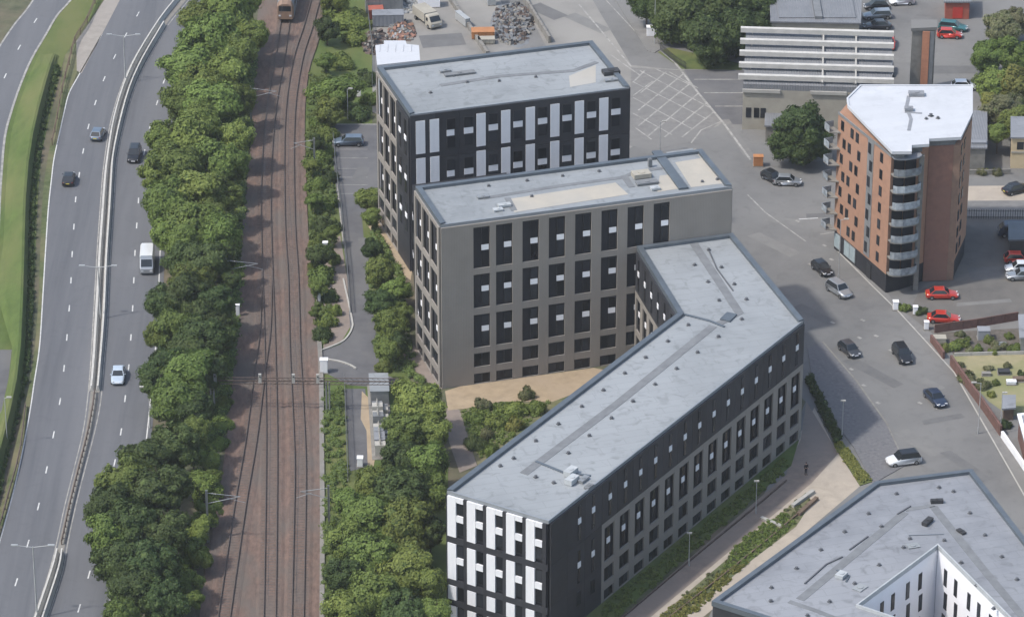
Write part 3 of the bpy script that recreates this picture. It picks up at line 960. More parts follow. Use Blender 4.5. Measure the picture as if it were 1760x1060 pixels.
W = Wall(rootC, c_fr, c_rt)
c_facade(W, 12.3, 14, 3.53, 2.3, W.L - .01)
for (a, b) in ((.0, 3.9), (3.92, 7.8), (7.82, 11.66)):
    for (z0, z1) in ((0, 5.3), (5.32, 10.98), (11.02, HC - .68)):
        W.panel('cladding_panel', a + INS * (a == 0), b, z0, z1, INS - .01, M['dark'])
for u in (6.3, 9.45):
    for r in ((11.3, 16.5), (5.3, 10.4)):
        double_cell(W, u - .45, u + .85, r, INS - .01, .62, 'C')
    W.window(u - .3, u + .7, 2.5, 4.5, INS - .01)
W = Wall(rootC, c_bl, c_in)
c_facade(W, 1.0, 6, 3.2, 2.0, W.L - .02)
W = Wall(rootC, c_rt, c_br)
c_facade(W, 1.0, 7, 3.53, 2.3, W.L - .02)
W = Wall(rootC, c_in, c_fl)
c_facade(W, 1.2, 14, 3.7, 2.3, W.L - .3)
ZR = HC - .42
walkway(rootC, roofC, [(1189, 413), (1271, 538), (1236, 556)], 1.15, ZR)
walkway(rootC, roofC, [(1258, 540), (1246, 552)], 1.4, ZR, M['coping'], .22)
walkway(rootC, roofC, [(1226, 560), (1060, 694), (900, 814)], 1.15, ZR)
walkway(rootC, roofC, [(1177, 541), (1220, 552), (1245, 562)], .35, ZR, M['coping'], .12)
walkway(rootC, roofC, [(921, 793), (968, 812), (1015, 818)], .35, ZR, M['coping'], .12)
walkway(rootC, roofC, [(1218, 430), (1232, 462), (1260, 500)], .16, ZR, M['vent'], .12)
for (x, y) in ((1194, 456), (1217, 485), (1236, 517), (1218, 430), (1240, 460), (1262, 489), (1283, 515), (1275, 549), (1200, 411), (1183, 559), (1148, 587), (1110, 615), (1235, 579), (1199, 606), (1074, 642), (1037, 671), (1000, 699), (1163, 634), (1126, 661), (1088, 690), (960, 729), (921, 758), (1051, 719), (1013, 749), (977, 779), (883, 788), (860, 801), (921, 820), (952, 830)):
    vent(rootC, roofC, x, y, ZR, .85)
plant_unit(rootC, roofC, 981, 815, ZR, 1.8, 1.0, .75, M['pale_unit'], 1.0)
plant_unit(rootC, roofC, 983, 829, ZR, 1.8, 1.0, .75, M['pale_unit'], 1.0)
plant_unit(rootC, roofC, 1003, 826, ZR, 1.6, .7, .4, M['metal'], 1.0)
plant_unit(rootC, roofC, 1012, 838, ZR, 1.2, .7, .35, M['walkway'], 1.0)
for (x, y) in ((1170, 410), (1181, 408)):
    plant_unit(rootC, roofC, x, y + 4, ZR, .5, .5, .7, M['white_r'])

# --- block D (courtyard block, bottom right)
HD = 17.4
dpx = [(1223, 1032), (1400, 1088), (1860, 1240), (1960, 1180), (1671, 805), (1505, 826)]
polyD = ccw([P(x, y, HD).xy for x, y in dpx])
cpx = [(1612, 935), (1475, 1037), (1640, 1092), (1752, 1075)]
court = ccw([P(x, y, HD).xy for x, y in cpx])
rootD = empty('courtyard_block', (polyD[0].x, polyD[0].y, 0))
tag(rootD, 'grey roofed courtyard block with white inner walls at the bottom right corner', 'apartment block')
LD = Vector((rootD.location.x, rootD.location.y))


def ring_prism(name, outer, inner, z0, z1, m, parent):
    """prism with a hole"""
    bm = bmesh.new()
    eds = []
    for lp in (outer, inner):
        vs = [bm.verts.new((p.x, p.y, z1)) for p in lp]
        for i in range(len(vs)):
            eds.append(bm.edges.new((vs[i], vs[(i + 1) % len(vs)])))
    bmesh.ops.triangle_fill(bm, use_beauty=True, use_dissolve=False, edges=eds)
    ret = bmesh.ops.extrude_face_region(bm, geom=bm.faces[:])
    for v in [e for e in ret['geom'] if isinstance(e, bmesh.types.BMVert)]:
        v.co.z = z0
    bmesh.ops.recalc_face_normals(bm, faces=bm.faces)
    me = bpy.data.meshes.new(name); bm.to_mesh(me); bm.free()
    return put(name, me, m, parent)


lo_ = [p - LD for p in polyD]; li_ = [p - LD for p in court]
ring_prism('wall', inset(lo_, .1), inset(li_, -.14), 0, HD - .68, M['dark'], rootD)
roofD = ring_prism('roof', inset(lo_, .12), inset(li_, -.16), HD - .67, HD - .43, M['roof_b'], rootD)
for i in range(len(lo_)):
    j = (i + 1) % len(lo_); rin = inset(lo_, .62)
    mb = MB(); mb.prism([lo_[i], lo_[j], rin[j], rin[i]], HD - .66, HD); mb.build('parapet', M['coping'], rootD)
for i in range(len(li_)):
    j = (i + 1) % len(li_); rin = inset(li_, -.17)
    mb = MB(); mb.prism([li_[i], li_[j], rin[j], rin[i]], HD - .66, HD - .05); mb.build('courtyard_parapet', M['pale_unit'], rootD)
    a, b = court[j], court[i]
    W = Wall(rootD, a, b)
    W.panel('courtyard_wall', .01, W.L - .01, 0, HD - .7, .12, M['white_r'], base=-.13)
    nwin = max(2, int((W.L - 1.0) // 2.75))
    for k in range(nwin):
        u = 1.9 + k * 2.75 + .25 * math.sin(k * 2.3 + i)
        for fl, z in enumerate((13.0, 10.0, 7.0, 4.0, 1.0)):
            uu = u + (.18 if fl % 2 else -.1)
            if uu + .75 < W.L - .5:
                W.window(uu, uu + .75, z, z + 2.2, -.01, .05)
ZD = HD - .43
walkway(rootD, roofD, [(1375, 1030), (1470, 951), (1555, 880)], 1.05, ZD)
walkway(rootD, roofD, [(1556, 876), (1606, 868)], .7, ZD)
walkway(rootD, roofD, [(1604, 870), (1680, 965), (1775, 1080)], 1.0, ZD)
walkway(rootD, roofD, [(1356, 1033), (1400, 1048), (1470, 1075)], .7, ZD)
walkway(rootD, roofD, [(1383, 1003), (1420, 970), (1448, 957)], .16, ZD, M['vent'], .14)
walkway(rootD, roofD, [(1460, 945), (1492, 922)], .16, ZD, M['vent'], .14)
walkway(rootD, roofD, [(1542, 884), (1565, 870)], .16, ZD, M['vent'], .14)
walkway(rootD, roofD, [(1562, 920), (1622, 918)], .12, ZD, M['coping'], .06)
walkway(rootD, roofD, [(1438, 980), (1460, 990), (1454, 1000)], .2, ZD, M['coping'], .12)
for (x, y) in ((1541, 849), (1614, 838), (1639, 845), (1493, 883), (1452, 914), (1411, 945), (1369, 977), (1326, 1010), (1325, 1033), (1667, 882), (1693, 920), (1722, 957), (1748, 996), (1564, 926), (1553, 941), (1623, 929), (1652, 967), (1679, 1006), (1708, 1046), (1511, 971), (1469, 1003), (1426, 1034), (1388, 1058), (1515, 905), (1655, 914)):
    vent(rootD, roofD, x, y, ZD, .8)
plant_unit(rootD, roofD, 1594, 899, ZD, 1.7, .7, .5, M['darkmetal'], 1.0)
plant_unit(rootD, roofD, 1446, 991, ZD, 1.3, 1.0, .5, M['pale_unit'], 1.0)
plant_unit(rootD, roofD, 1610, 864, ZD, 1.5, .5, .5, M['darkmetal'], .1)
plant_unit(rootD, roofD, 1569, 938, ZD, 1.5, 1.1, .12, M['roof'], .3)
plant_unit(rootD, roofD, 1652, 915, ZD, 1.2, .6, .3, M['darkmetal'], -1.0)
plant_unit(rootD, roofD, 1478, 1010, ZD, 1.6, 1.2, .12, M['roof'], .9)

# ------------------------------------------------------------------ the brick tower
HE = 21.0
HR = 22.4
tw_a = P(1441, 196, HE).xy; tw_b = P(1532, 270, HE).xy
e_sw = P(1580, 262, HE).xy
rootE = empty('brick_tower', (tw_a.x, tw_a.y, 0))
tag(rootE, 'orange brick apartment tower with white roof and stacked curved balconies at the street corner', 'apartment tower')
LE = Vector((rootE.location.x, rootE.location.y))
e_s1 = P(1597, 250, HE).xy; e_s2 = P(1651, 248, HE).xy; e_e1 = P(1671, 206, HE).xy; e_ne = P(1671, 158, HE).xy; e_nw = P(1474, 158, HE).xy
bodyE = ccw([tw_a, tw_b, e_sw + Vector((-.4, .5)), e_s1, e_s2, e_e1, e_ne, e_nw])
mb = MB(); mb.prism([p - LE for p in bodyE], 3.0, HE); mb.build('wall', M['brick'], rootE)
mb = MB(); mb.prism([p - LE for p in inset(bodyE, .12)], 0, 3.0); mb.build('ground_floor_wall', M['dark_in'], rootE)
rpx = [(1478, 147), (1672, 147), (1672, 195), (1652, 237), (1597, 240), (1597, 249), (1567, 251), (1567, 262), (1533, 262), (1457, 183), (1455, 170)]
roofp = ccw([P(x, y, HR).xy - LE for x, y in rpx])
mb = MB(); mb.prism(inset(roofp, .9), HE, HR - .3); mb.build('penthouse_wall', M['walkway'], rootE)
mb = MB(); mb.prism(roofp, HR - .3, HR); rfE = mb.build('roof', M['white_roof'], rootE)
rin = inset(roofp, .25)
mb = MB(); mb.prism(inset(roofp, .05), HR, HR + .015)
for i in range(len(roofp)):
    j = (i + 1) % len(roofp)
    mb = MB(); mb.prism([roofp[i], roofp[j], rin[j], rin[i]], HR + .001, HR + .14); mb.build('roof_edge', M['white_roof'], rfE)
walkway(rootE, rfE, [(1562, 165), (1558, 185), (1566, 205), (1562, 225)], .5, HR + .002, M['roof_b'], .02)
walkway(rootE, rfE, [(1555, 193), (1585, 195)], .5, HR + .006, M['roof_b'], .02)
for (x, y, s) in ((1600, 200, 1.1), (1612, 204, .9), (1592, 205, .8), (1580, 160, .9)):
    vent(rootE, rfE, x, y, HR, s)
plant_unit(rootE, rfE, 1575, 164, HR, 2.2, 1.2, .5, M['roof_b'], .0)
plant_unit(rootE, rfE, 1562, 190, HR, 1.2, .9, .5, M['roof_b'], .0)
WW = Wall(rootE, tw_a, tw_b)
FLE = [3.3 + 2.53 * k for k in range(7)]
for i, z in enumerate(FLE):
    for k, u in enumerate((1.3, 3.5, 5.7)):
        du = .35 if (i + k) % 2 else -.3
        WW.window(u + du, u + du + .85, z + .55, z + 2.0, .0, .06)
    WW.window(12.6, 13.4, z + .55, z + 2.0, .0, .06)
    WW.panel('grey_panel', 9.0, 10.7, z + .02, z + 2.5, .07, M['metal'])
    WW.window(9.2 + (.5 if i % 2 else 0), 10.0 + (.5 if i % 2 else 0), z + .5, z + 2.1, .07, .04)
WW.panel('cornice', 0, WW.L, HE - .02, HE + .35, .12, M['metal'], base=-.05)
for (u0, u1) in ((.2, 2.2), (3.2, 6.6)):
    WW.panel('shop_window', u0, u1, .5, 2.8, .1, M['metal'], base=-.1)
    n_ = 2 if u1 - u0 > 2.5 else 1
    for k in range(n_):
        wq = (u1 - u0) / n_
        WW.panel('shop_pane', u0 + k * wq + .08, u0 + (k + 1) * wq - .08, .6, 2.7, .04, mat('pale_shop_glass', (.33, .40, .42), (.26, .32, .34), .6, .1), base=0.002)
WW.panel('door', 10.0, 11.2, 0, 2.4, .08, M['frame'], base=-.1)
# curved balcony stack on the corner
cb = (tw_b + e_sw) / 2 - LE
din = (e_sw - tw_b).normalized(); dout = Vector((din.y, -din.x))
halfw = (e_sw - tw_b).length / 2
arc = [(-halfw * .98, 0), (-halfw * .98, .9), (-halfw * .80, 1.35), (-halfw * .35, 1.75), (halfw * .55, 1.75), (halfw * .9, 1.35), (halfw * .98, .6), (halfw * .98, 0)]
arcp = [cb + din * a + dout * b for a, b in arc]
mb = MB(); mb.box(0, 0, 0, 1, 1, 1)
for i, z in enumerate(FLE):
    mb = MB(); mb.prism(arcp, z - .12, z + .08)
    sl_ = mb.build('balcony', M['concrete_d'], rootE)
    mb = MB(); pp = [Vector((p.x, p.y, z + .08)) for p in arcp[1:-1]]
    mb.path(pp, [(-.03, 0), (.03, 0), (.03, 1.0), (-.03, 1.0)])
    mb.build('balcony_screen', mat('balcony_glass', (.33, .365, .39), (.16, .18, .20), 1.2, .15, objvar=.3), sl_)
    q0 = tw_b + LE * 0
    WB = Wall(rootE, tw_b, e_sw)
    WB.window(.4, WB.L * .48, z + .1, z + 2.2, .02, .06)
    WB.window(WB.L * .52, WB.L - .4, z + .1, z + 2.2, .02, .06)
mb = MB(); mb.prism([p for p in arcp], FLE[-1] + 2.5, FLE[-1] + 2.7); mb.build('balcony_roof', M['roof_b'], rootE)
for px_ in (.0,):
    mb = MB(); p_ = cb + din * (halfw + .25) + dout * .35
    mb.box(p_.x - .35, p_.y - .35, 0, p_.x + .35, p_.y + .35, HE - .3); mb.build('corner_pier', M['concrete_d'], rootE)
# left-hand balconies at the far corner of the street front
for i, z in enumerate(FLE):
    mb = MB(); q = tw_a - LE
    wdir = WW.u.xy; ndir = WW.n.xy
    pl = [q + wdir * 1.0 + ndir * .0, q - wdir * 1.3 + ndir * .0, q - wdir * 1.3 + ndir * 1.4, q + wdir * .2 + ndir * 1.4]
    mb.prism(pl, z - .1, z + .06); bl = mb.build('balcony', M['concrete_d'], rootE)
    mb = MB(); mb.path([Vector((p.x, p.y, z + .06)) for p in pl[1:]], [(-.03, 0), (.03, 0), (.03, .95), (-.03, .95)])
    mb.build('balcony_screen', MATS['balcony_glass'], bl)
# shaded south wall: shade painted as a browner brick facing, with quoin strip
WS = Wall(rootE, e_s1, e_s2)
WS.panel('shade_brick_facing', .02, WS.L * .78, .1, HE - .05, .14, M['brick_d'])
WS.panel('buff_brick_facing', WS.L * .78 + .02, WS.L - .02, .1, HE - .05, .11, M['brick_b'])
WE_ = Wall(rootE, e_s2, e_e1)
for i, z in enumerate(FLE):
    WE_.window(.6, 1.6, z + .5, z + 2.0, .0, .06)
    if WE_.L > 4.5:
        WE_.window(2.8, 3.8, z + .5, z + 2.0, .0, .06)

# ------------------------------------------------------------------ louvred building and neighbours at the top right
rb = P(1272, 222).xy; re_ = P(1530, 230).xy
rootF = empty('louvred_building', (rb.x, rb.y, 0))
tag(rootF, 'grey building with five long white louvre beams, right of the box junction', 'building')
LF = Vector((rootF.location.x, rootF.location.y, 0))
dF = (re_ - rb).normalized(); nF = Vector((dF.y, -dF.x))


def pF(u, o, z):
    return Vector((dF.x * u + nF.x * o, dF.y * u + nF.y * o, z))


lenF = (re_ - rb).length
def boxF(name, u0, u1, o0, o1, z0, z1, m, parent=None):
    mb = MB(); mb.prism([pF(u0, o0, 0).xy, pF(u1, o0, 0).xy, pF(u1, o1, 0).xy, pF(u0, o1, 0).xy], z0, z1)
    return mb.build(name, m, parent or rootF)
boxF('wall', .3, lenF, -14, 0, 0, 6.6, M['beige'])
# sloping grey front carrying the beams
mb = MB()
prof = [(0, 6.6), (0.0, 7.5), (-13.8, 10.0), (-13.8, 6.6)]
vs = [pF(.3, o, z) for o, z in prof] + [pF(lenF, o, z) for o, z in prof]
mb.add(vs, [(0, 1, 2, 3), (7, 6, 5, 4), (0, 4, 5, 1), (1, 5, 6, 2), (2, 6, 7, 3), (3, 7, 4, 0)])
mb.build('roof', M['grey_roof'], rootF)
for k in range(5):
    o = -.9 - k * 3.1
    z = 8.1 + k * .60
    boxF('louvre_beam', -.5, lenF + .2, o - .3, o + .45, z - .1, z + .62, M['concrete_p'])
    for u in (1.2, lenF * .52, lenF * .74):
        boxF('beam_bracket', u, u + .18, o - .1, o + .1, z - .55, z, M['concrete'])
for u in (lenF * .52, lenF * .74):
    mb = MB()
    mb.prism([pF(u + .25, .1, 0).xy, pF(u + .5, .1, 0).xy, pF(u + .5, -13.6, 0).xy, pF(u + .25, -13.6, 0).xy], 8.1, 8.2)
    for v in range(len(mb.v)):
        x_, y_, z_ = mb.v[v]
        if v % 4 >= 2:
            mb.v[v] = (x_, y_, z_ + 2.3)
    mb.build('rafter', M['concrete'], rootF)
boxF('fascia', .2, lenF * .26, .02, .3, 6.2, 6.7, M['concrete'])
boxF('fascia', lenF * .46, lenF * .70, .02, .3, 6.2, 6.7, M['concrete'])
boxF('lower_wall', 3.9, 8.2, .02, 4.4, 0, 2.6, M['concrete_d'])
boxF('lower_roof', 3.7, 8.4, .01, 4.7, 2.6, 2.85, M['grey_roof'])
for u in (.8, 2.0, 3.0):
    boxF('window', u, u + .8, .0, .06, 2.0, 3.6, M['glass'])

def simple_block(name, label, px, z1, wallm, roofm, cat='building', overhang=.25, z0=0, slab=.25, group=None):
    """footprint given by the photographed roof corners at height z1"""
    poly = ccw([P(x, y, z1).xy for x, y in px])
    c = sum(poly, Vector((0, 0))) / len(poly)
    r = empty(name, (c.x, c.y, 0))
    lp = [p - c for p in poly]
    mb = MB(); mb.prism(inset(lp, overhang), 0, z1 - slab); mb.build('wall', wallm, r)
    mb = MB(); mb.prism(lp, z1 - slab, z1); rf = mb.build('roof', roofm, r)
    tag(r, label, cat, group)
    r['_poly'] = 0
    del r['_poly']
    return r, rf, lp, c


r, rf, lp, c = simple_block('flat_roofed_hall', 'grey flat roofed hall with two roof panels, at the top behind the louvred building', [(1322, -30), (1482, -30), (1480, 40), (1324, 37)], 6.0, M['beige'], M['grey_roof'])
for (a, b) in ((-6.2, -.6), (.7, 5.9)):
    mb = MB(); mb.box(a, -6.6, 6.02, b, 6.6, 6.16); mb.build('roof_panel', M['grey_roof'], rf)
mb = MB(); mb.box(-.55, -7.0, 6.02, .6, 6.7, 6.5); mb.build('roof_gutter', M['walkway'], rf)
# white shed behind block A
r, rf, lp, c = simple_block('white_shed', 'small white industrial shed behind the left end of the black block', [(645, 78), (660, 76), (660, 70), (697, 70), (699, 76), (720, 78), (722, 104), (648, 112)], 9.0, M['white_r'], M['white_roof'], 'shed')
for k in range(5):
    mb = MB(); mb.box(-2.6 + k * 1.2, -1.4, 9.01, -2.5 + k * 1.2, 1.2, 9.07); mb.build('roof_rib', M['white_roof'], rf)
# brick stack tower
r, rf, lp, c = simple_block('brick_stack', 'tall narrow orange brick stack with grey cap in the car park behind the tower', [(1566, 34), (1611, 34), (1611, 47), (1566, 49)], 11.5, M['concrete_d'], M['pave'], 'stack', .2, 0, .5)
mb = MB(); ys = min(p.y for p in lp) + .2
mb.box(-.35, ys - .15, 0, .75, ys + .0, 10.9); mb.build('brick_facing', M['brick_s'], r)
mb = MB(); mb.box(.8, ys - .08, 0, 1.45, ys, 10.9); mb.build('dark_facing', M['walkway'], r)
# red brick lodge at the very top
r, rf, lp, c = simple_block('red_lodge', 'low red brick building at the top edge of the right car park', [(1622, -25), (1670, -25), (1670, 3), (1622, 3)], 3.2, M['brick_r'], M['grey_roof'], overhang=.3)
ys = min(p.y for p in lp) + .3
mb = MB(); mb.box(-1.0, ys - .06, .2, .6, ys + .02, 2.1); mb.build('door', mat('red_door', (.5, .045, .03), (.42, .04, .03), 1, .5), r)
# grey lean-to right of the tower
r, rf, lp, c = simple_block('lean_to', 'grey flat roofed annexe directly right of the brick tower', [(1655, 190), (1697, 190), (1697, 254), (1660, 254)], 4.0, M['concrete_d'], M['grey_roof'])
mb = MB(); mb.box(-1.2, -5.6, 4.0, 1.0, -4.6, 4.35); mb.build('rooflight', M['roof_b'], rf)
# pale house at the right edge
r, rf, lp, c = simple_block('pale_house', 'pale cream house wall at the right edge, behind the side road', [(1737, 236), (1850, 236), (1850, 200), (1737, 200)], 5.2, M['house'], M['roof_b'])
ys = min(p.y for p in lp) + .25; x0 = min(p.x for p in lp) + .25
for k in range(4):
    mb = MB(); mb.box(x0 + .8 + k * 2.2, ys - .05, 3.1, x0 + 1.8 + k * 2.2, ys + .01, 4.3); mb.build('window', M['glass'], r)
mb = MB(); mb.box(x0, ys - .1, 2.55, -x0, ys + .01, 2.8); mb.build('string_course', M['beige'], r)
# shed / garage block in the resident car park
r, rf, lp, c = simple_block('blue_garage', 'dark blue grey garage at the right edge of the tower car park', [(1733, 380), (1850, 380), (1850, 410), (1733, 412)], 2.8, M['darkmetal'], M['coping'], 'garage')
# white trimmed building at lower right
r, rf, lp, c = simple_block('white_trimmed_house', 'small building with white trim at the right edge below the dry lawn', [(1748, 712), (1860, 700), (1870, 800), (1775, 812)], 3.4, M['garden_brick'], M['roof_b'])
for i in range(len(lp)):
    j = (i + 1) % len(lp); ri = inset(lp, .5)
    mb = MB(); mb.prism([lp[i], lp[j], ri[j], ri[i]], 3.4, 3.55); mb.build('white_trim', M['white_r'], rf)
r, rf, lp, c = simple_block('garden_shed', 'small grey garden shed standing on the dry lawn', [(1722, 678), (1746, 678), (1746, 700), (1722, 702)], 2.0, M['timber'], M['roof_b'], 'shed')
r, rf, lp, c = simple_block('grey_outbuilding', 'grey outbuilding at the right edge above the garden bed', [(1750, 540), (1850, 535), (1850, 575), (1752, 580)], 2.6, M['metal'], M['roof_b'])


# ------------------------------------------------------------------ motorway barriers
def y_range(line, y0, y1):
    pts = [(lerp_line(line, y0), y0)] + [p for p in line if y0 < p[1] < y1] + [(lerp_line(line, y1), y1)]
    return pts


BARR = [(-.30, 0), (.30, 0), (.14, .45), (.10, .85), (-.10, .85), (-.14, .45)]
nb_ = 0
for (line, off, y0, y1, label) in ((MED_L, 2, -50, 673, 'long white concrete barrier on the left of the central reservation, upper stretch'),
                                   (MED_R, -2, 45, 673, 'long white concrete barrier on the right of the central reservation, upper stretch'),
                                   (MED_L, 2, 952, 1100, 'white concrete barrier left of the central reservation at the bottom edge'),
                                   (MED_R, -2, 952, 1100, 'white concrete barrier right of the central reservation at the bottom edge')):
    px = [(x + off, y) for x, y in y_range(line, y0, y1)]
    pts = sl(px, 3)
    r = empty('road_barrier', (pts[0].x, pts[0].y, 0))
    base = Vector(pts[0])
    # separate cast units
    step = 2
    for i in range(0, len(pts) - 1, step):
        seg = [p - base for p in pts[i:i + step + 1]]
        if len(seg) > 1:
            d = (seg[-1] - seg[-2]).normalized() * .04
            seg[-1] = seg[-1] - d
            mb = MB(); mb.path([Vector((p.x, p.y, .05)) for p in seg], BARR); mb.build('barrier_unit', M['barrier'], r)
    tag(r, label, 'barrier')
# steel guard rail on the middle stretch
px = [((lerp_line(MED_L, y) + lerp_line(MED_R, y)) / 2, y) for y in range(676, 952, 20)]
pts = sl(px, 2)
r = empty('guard_rail', (pts[0].x, pts[0].y, 0)); base = Vector(pts[0])
mb = MB(); mb.path([p - base for p in pts], [(-.06, .45), (.06, .45), (.09, .6), (.06, .8), (-.06, .8), (-.09, .6)]); mb.build('rail_beam', M['rust'], r)
pm = MB(); pm.box(-.06, -.06, 0, .06, .06, .6); pm = pm.mesh('post')
for p in pts[::1]:
    put('post', pm, M['rust'], r, p - base)
tag(r, 'rusty steel guard rail along the middle stretch of the central reservation', 'guard rail')
# guard rail on the far left of the motorway
px = [(44, 700), (34, 781), (14, 856), (2, 900), (-14, 950)]
pts = sl(px, 5)
r = empty('guard_rail', (pts[0].x, pts[0].y, 0)); base = Vector(pts[0])
mb = MB(); mb.path([p - base for p in pts], [(-.06, .4), (.06, .4), (.09, .55), (.06, .75), (-.06, .75), (-.09, .55)]); mb.build('rail_beam', M['rust'], r)
for p in pts[::2]:
    put('post', pm, M['rust'], r, p - base)
tag(r, 'brown steel guard rail at the left edge of the motorway, lower left', 'guard rail')
px = [(178, -30), (150, 40), (129, 75), (119, 112), (107, 160), (99, 205), (90, 250)]
pts = sl(px, 4)
r = empty('timber_fence', (pts[0].x, pts[0].y, 0)); base = Vector(pts[0])
for h in (.4, .8, 1.1):
    mb = MB(); mb.path([p - base for p in pts], [(-.03, h), (.03, h), (.03, h + .12), (-.03, h + .12)]); mb.build('fence_rail', M['timber'], r)
for p in pts[::2]:
    put('post', pm, M['timber'], r, p - base, 0, (1.2, 1.2, 2.1))
tag(r, 'low brown timber fence along the top of the grass verge', 'fence')


# ------------------------------------------------------------------ lamps and masts
def median_lamp(x, y, h, label, group='twin-arm motorway lamps'):
    p = P(x, y)
    r = empty('motorway_lamp', (p.x, p.y, 0))
    mb = MB(); mb.tube((0, 0, 0), (0, 0, h), .13, .07); mb.build('pole', M['lampgrey'], r)
    for s in (-1, 1):
        mb = MB(); mb.tube((0, 0, h - .1), (s * 2.2, 0, h + .2), .05, .04, 6); a = mb.build('arm', M['lampgrey'], r)
        mb = MB(); mb.box(s * 2.2 - .4, -.15, h + .13, s * 2.2 + .4, .15, h + .27); mb.build('lamp_head', M['lampgrey'], a)
    tag(r, label, 'lamp', group)


median_lamp(216, 143, 8, 'twin-arm lamp post on the motorway median, furthest up')
median_lamp(173, 548, 8, 'twin-arm lamp post on the motorway median beside the middle bend')
median_lamp(64, 1062, 10, 'twin-arm lamp post on the motorway median at the bottom edge')


def street_lamp(x, y, h, arm, label, rz=0):
    p = P(x, y)
    r = empty('street_lamp', (p.x, p.y, 0), rz)
    mb = MB(); mb.tube((0, 0, 0), (0, 0, 1.0), .10, .09); mb.tube((0, 0, 1.0), (0, 0, h), .06, .045); mb.build('pole', M['lampgrey'], r)
    if arm:
        mb = MB(); mb.tube((0, 0, h - .05), (arm, 0, h + .1), .035, .03, 6); mb.build('arm', M['lampgrey'], r)
    mb = MB(); mb.box(arm - .35, -.13, h + .02, arm + .3, .13, h + .18)
    mb.tube((arm - .1, 0, h + .18), (arm - .1, 0, h + .24), .06, .05, 6)
    mb.build('lamp_head', M['concrete'], r)
    tag(r, label, 'street lamp', 'street lamps')


street_lamp(1299, 882, 4.6, 0, 'slim garden lamp beside the path, in front of the right half of the long block')
street_lamp(1184, 972, 4.6, 0, 'slim garden lamp beside the path, in front of the left half of the long block')
street_lamp(1447, 752, 5.4, 0, 'slim lamp post in the shade by the corner lawn')
street_lamp(1681, 745, 7.5, -.9, 'tall lamp post on the right pavement beside the brick garden wall')
street_lamp(1719, 745, 6.0, .3, 'shorter lamp post behind the brick garden wall')
street_lamp(1441, 482, 9.5, .8, 'tall lamp post in front of the tower shop windows')
street_lamp(1125, 76, 9.0, .7, 'tall lamp post by the pavement corner at the top of the street')
street_lamp(1134, 262, 5.0, .6, 'lamp post at the lower corner of the hatched box junction')
street_lamp(598, 205, 5.0, .5, 'lamp post at the back edge of the small car park')
street_lamp(258, 735, 6.0, -.8, 'lamp post at the motorway edge under the middle trees')
street_lamp(13, 765, 7.0, .6, 'lamp post on the far left verge above the guard rail')


# ------------------------------------------------------------------ railway
T2 = [(512, -60), (497, 0), (482, 100), (468, 180), (460, 260), (457, 350), (459, 450), (463, 560), (466, 680), (467, 760), (466, 900), (463, 1100)]
T1 = [(459, 470), (456, 570), (447, 640), (432, 760), (412, 880), (386, 1060), (380, 1100)]
T3 = [(575, -60), (548, -10), (530, 50), (514, 100), (503, 160), (498, 220), (497, 300), (499, 400), (504, 480), (507, 600), (512, 700), (516, 800), (515, 900), (511, 1100)]


def track(px, label, zoff, sm):
    pts = sl(px, 8)
    r = empty('railway_track', (pts[0].x, pts[0].y, 0)); base = Vector(pts[0])
    lp = [Vector((p.x - base.x, p.y - base.y, .22 + zoff)) for p in pts]
    # the shoulder of grey ballast under the sleepers
    mb = MB(); mb.path(lp, [(-1.7, 0), (1.7, 0), (1.35, .09), (-1.35, .09)]); mb.build('track_ballast', M['ballast'], r)
    for s in (-1, 1):
        mb = MB(); mb.path(lp, [(s * .7175 - .06, .12), (s * .7175 + .06, .12), (s * .7175 + .055, .34), (s * .7175 - .055, .34)]); mb.build('rail', M['rail'], r)
    # sleepers
    mb = MB(); acc = 0
    for a, b in zip(lp[:-1], lp[1:]):
        d = b - a; L = d.length; d.normalize(); s = Vector((d.y, -d.x, 0)); t = acc
        while t < L:
            c = a + d * t
            q = [c + s * 1.25 + d * .13, c + s * 1.25 - d * .13, c - s * 1.25 - d * .13, c - s * 1.25 + d * .13]
            mb.prism([(v.x, v.y) for v in q], lp[0].z + .03, lp[0].z + .105)
            t += .68
        acc = t - L
    so = mb.build('sleepers', sm, r); so['kind'] = 'stuff'
    tag(r, label, 'railway track')


track(T2, 'middle railway track with the train on it', 0.0, M['sleeper'])
track(T1, 'left railway track branching off the middle one towards the lower left', .012, M['sleeper'])
track(T3, 'right hand railway track along the concrete cable trough', .006, M['sleeper'])


def ole_mast(x, y, h, arm, label, cant=True):
    p = P(x, y)
    r = empty('overhead_line_mast', (p.x, p.y, 0))
    mb = MB()
    mb.box(-.13, -.13, 0, -.09, .13, h); mb.box(.09, -.13, 0, .13, .13, h); mb.box(-.09, -.02, 0, .09, .02, h)
    mb.build('mast', M['metal'], r)
    if cant:
        mb = MB(); mb.tube((0, 0, h - .4), (arm, 0, h - .9), .04); mb.tube((0, 0, h - 1.9), (arm, 0, h - .9), .04); mb.tube((arm * .6, 0, h - 1.1), (arm * 1.15, 0, h - 1.8), .03)
        a = mb.build('cantilever', M['metal'], r)
        mb = MB()
        for k in range(3):
            mb.tube((arm * (.16 + .05 * k), 0, h - .45 - .04 * k), (arm * (.18 + .05 * k), 0, h - .47 - .04 * k), .1)
        mb.build('insulator', M['concrete'], a)
    tag(r, label, 'mast', 'overhead line masts')


ole_mast(390, 515, 6.5, 4.5, 'overhead line mast left of the tracks, beside the middle trees')
ole_mast(358, 932, 7.5, 4.2, 'overhead line mast left of the tracks, lowest one')
ole_mast(432, 215, 6.5, 4.0, 'overhead line mast left of the tracks, near the top')
ole_mast(566, 905, 6.0, -3.5, 'overhead line mast right of the tracks, lowest one')
ole_mast(541, 300, 6.0, -3.0, 'overhead line mast right of the tracks, beside the small car park')
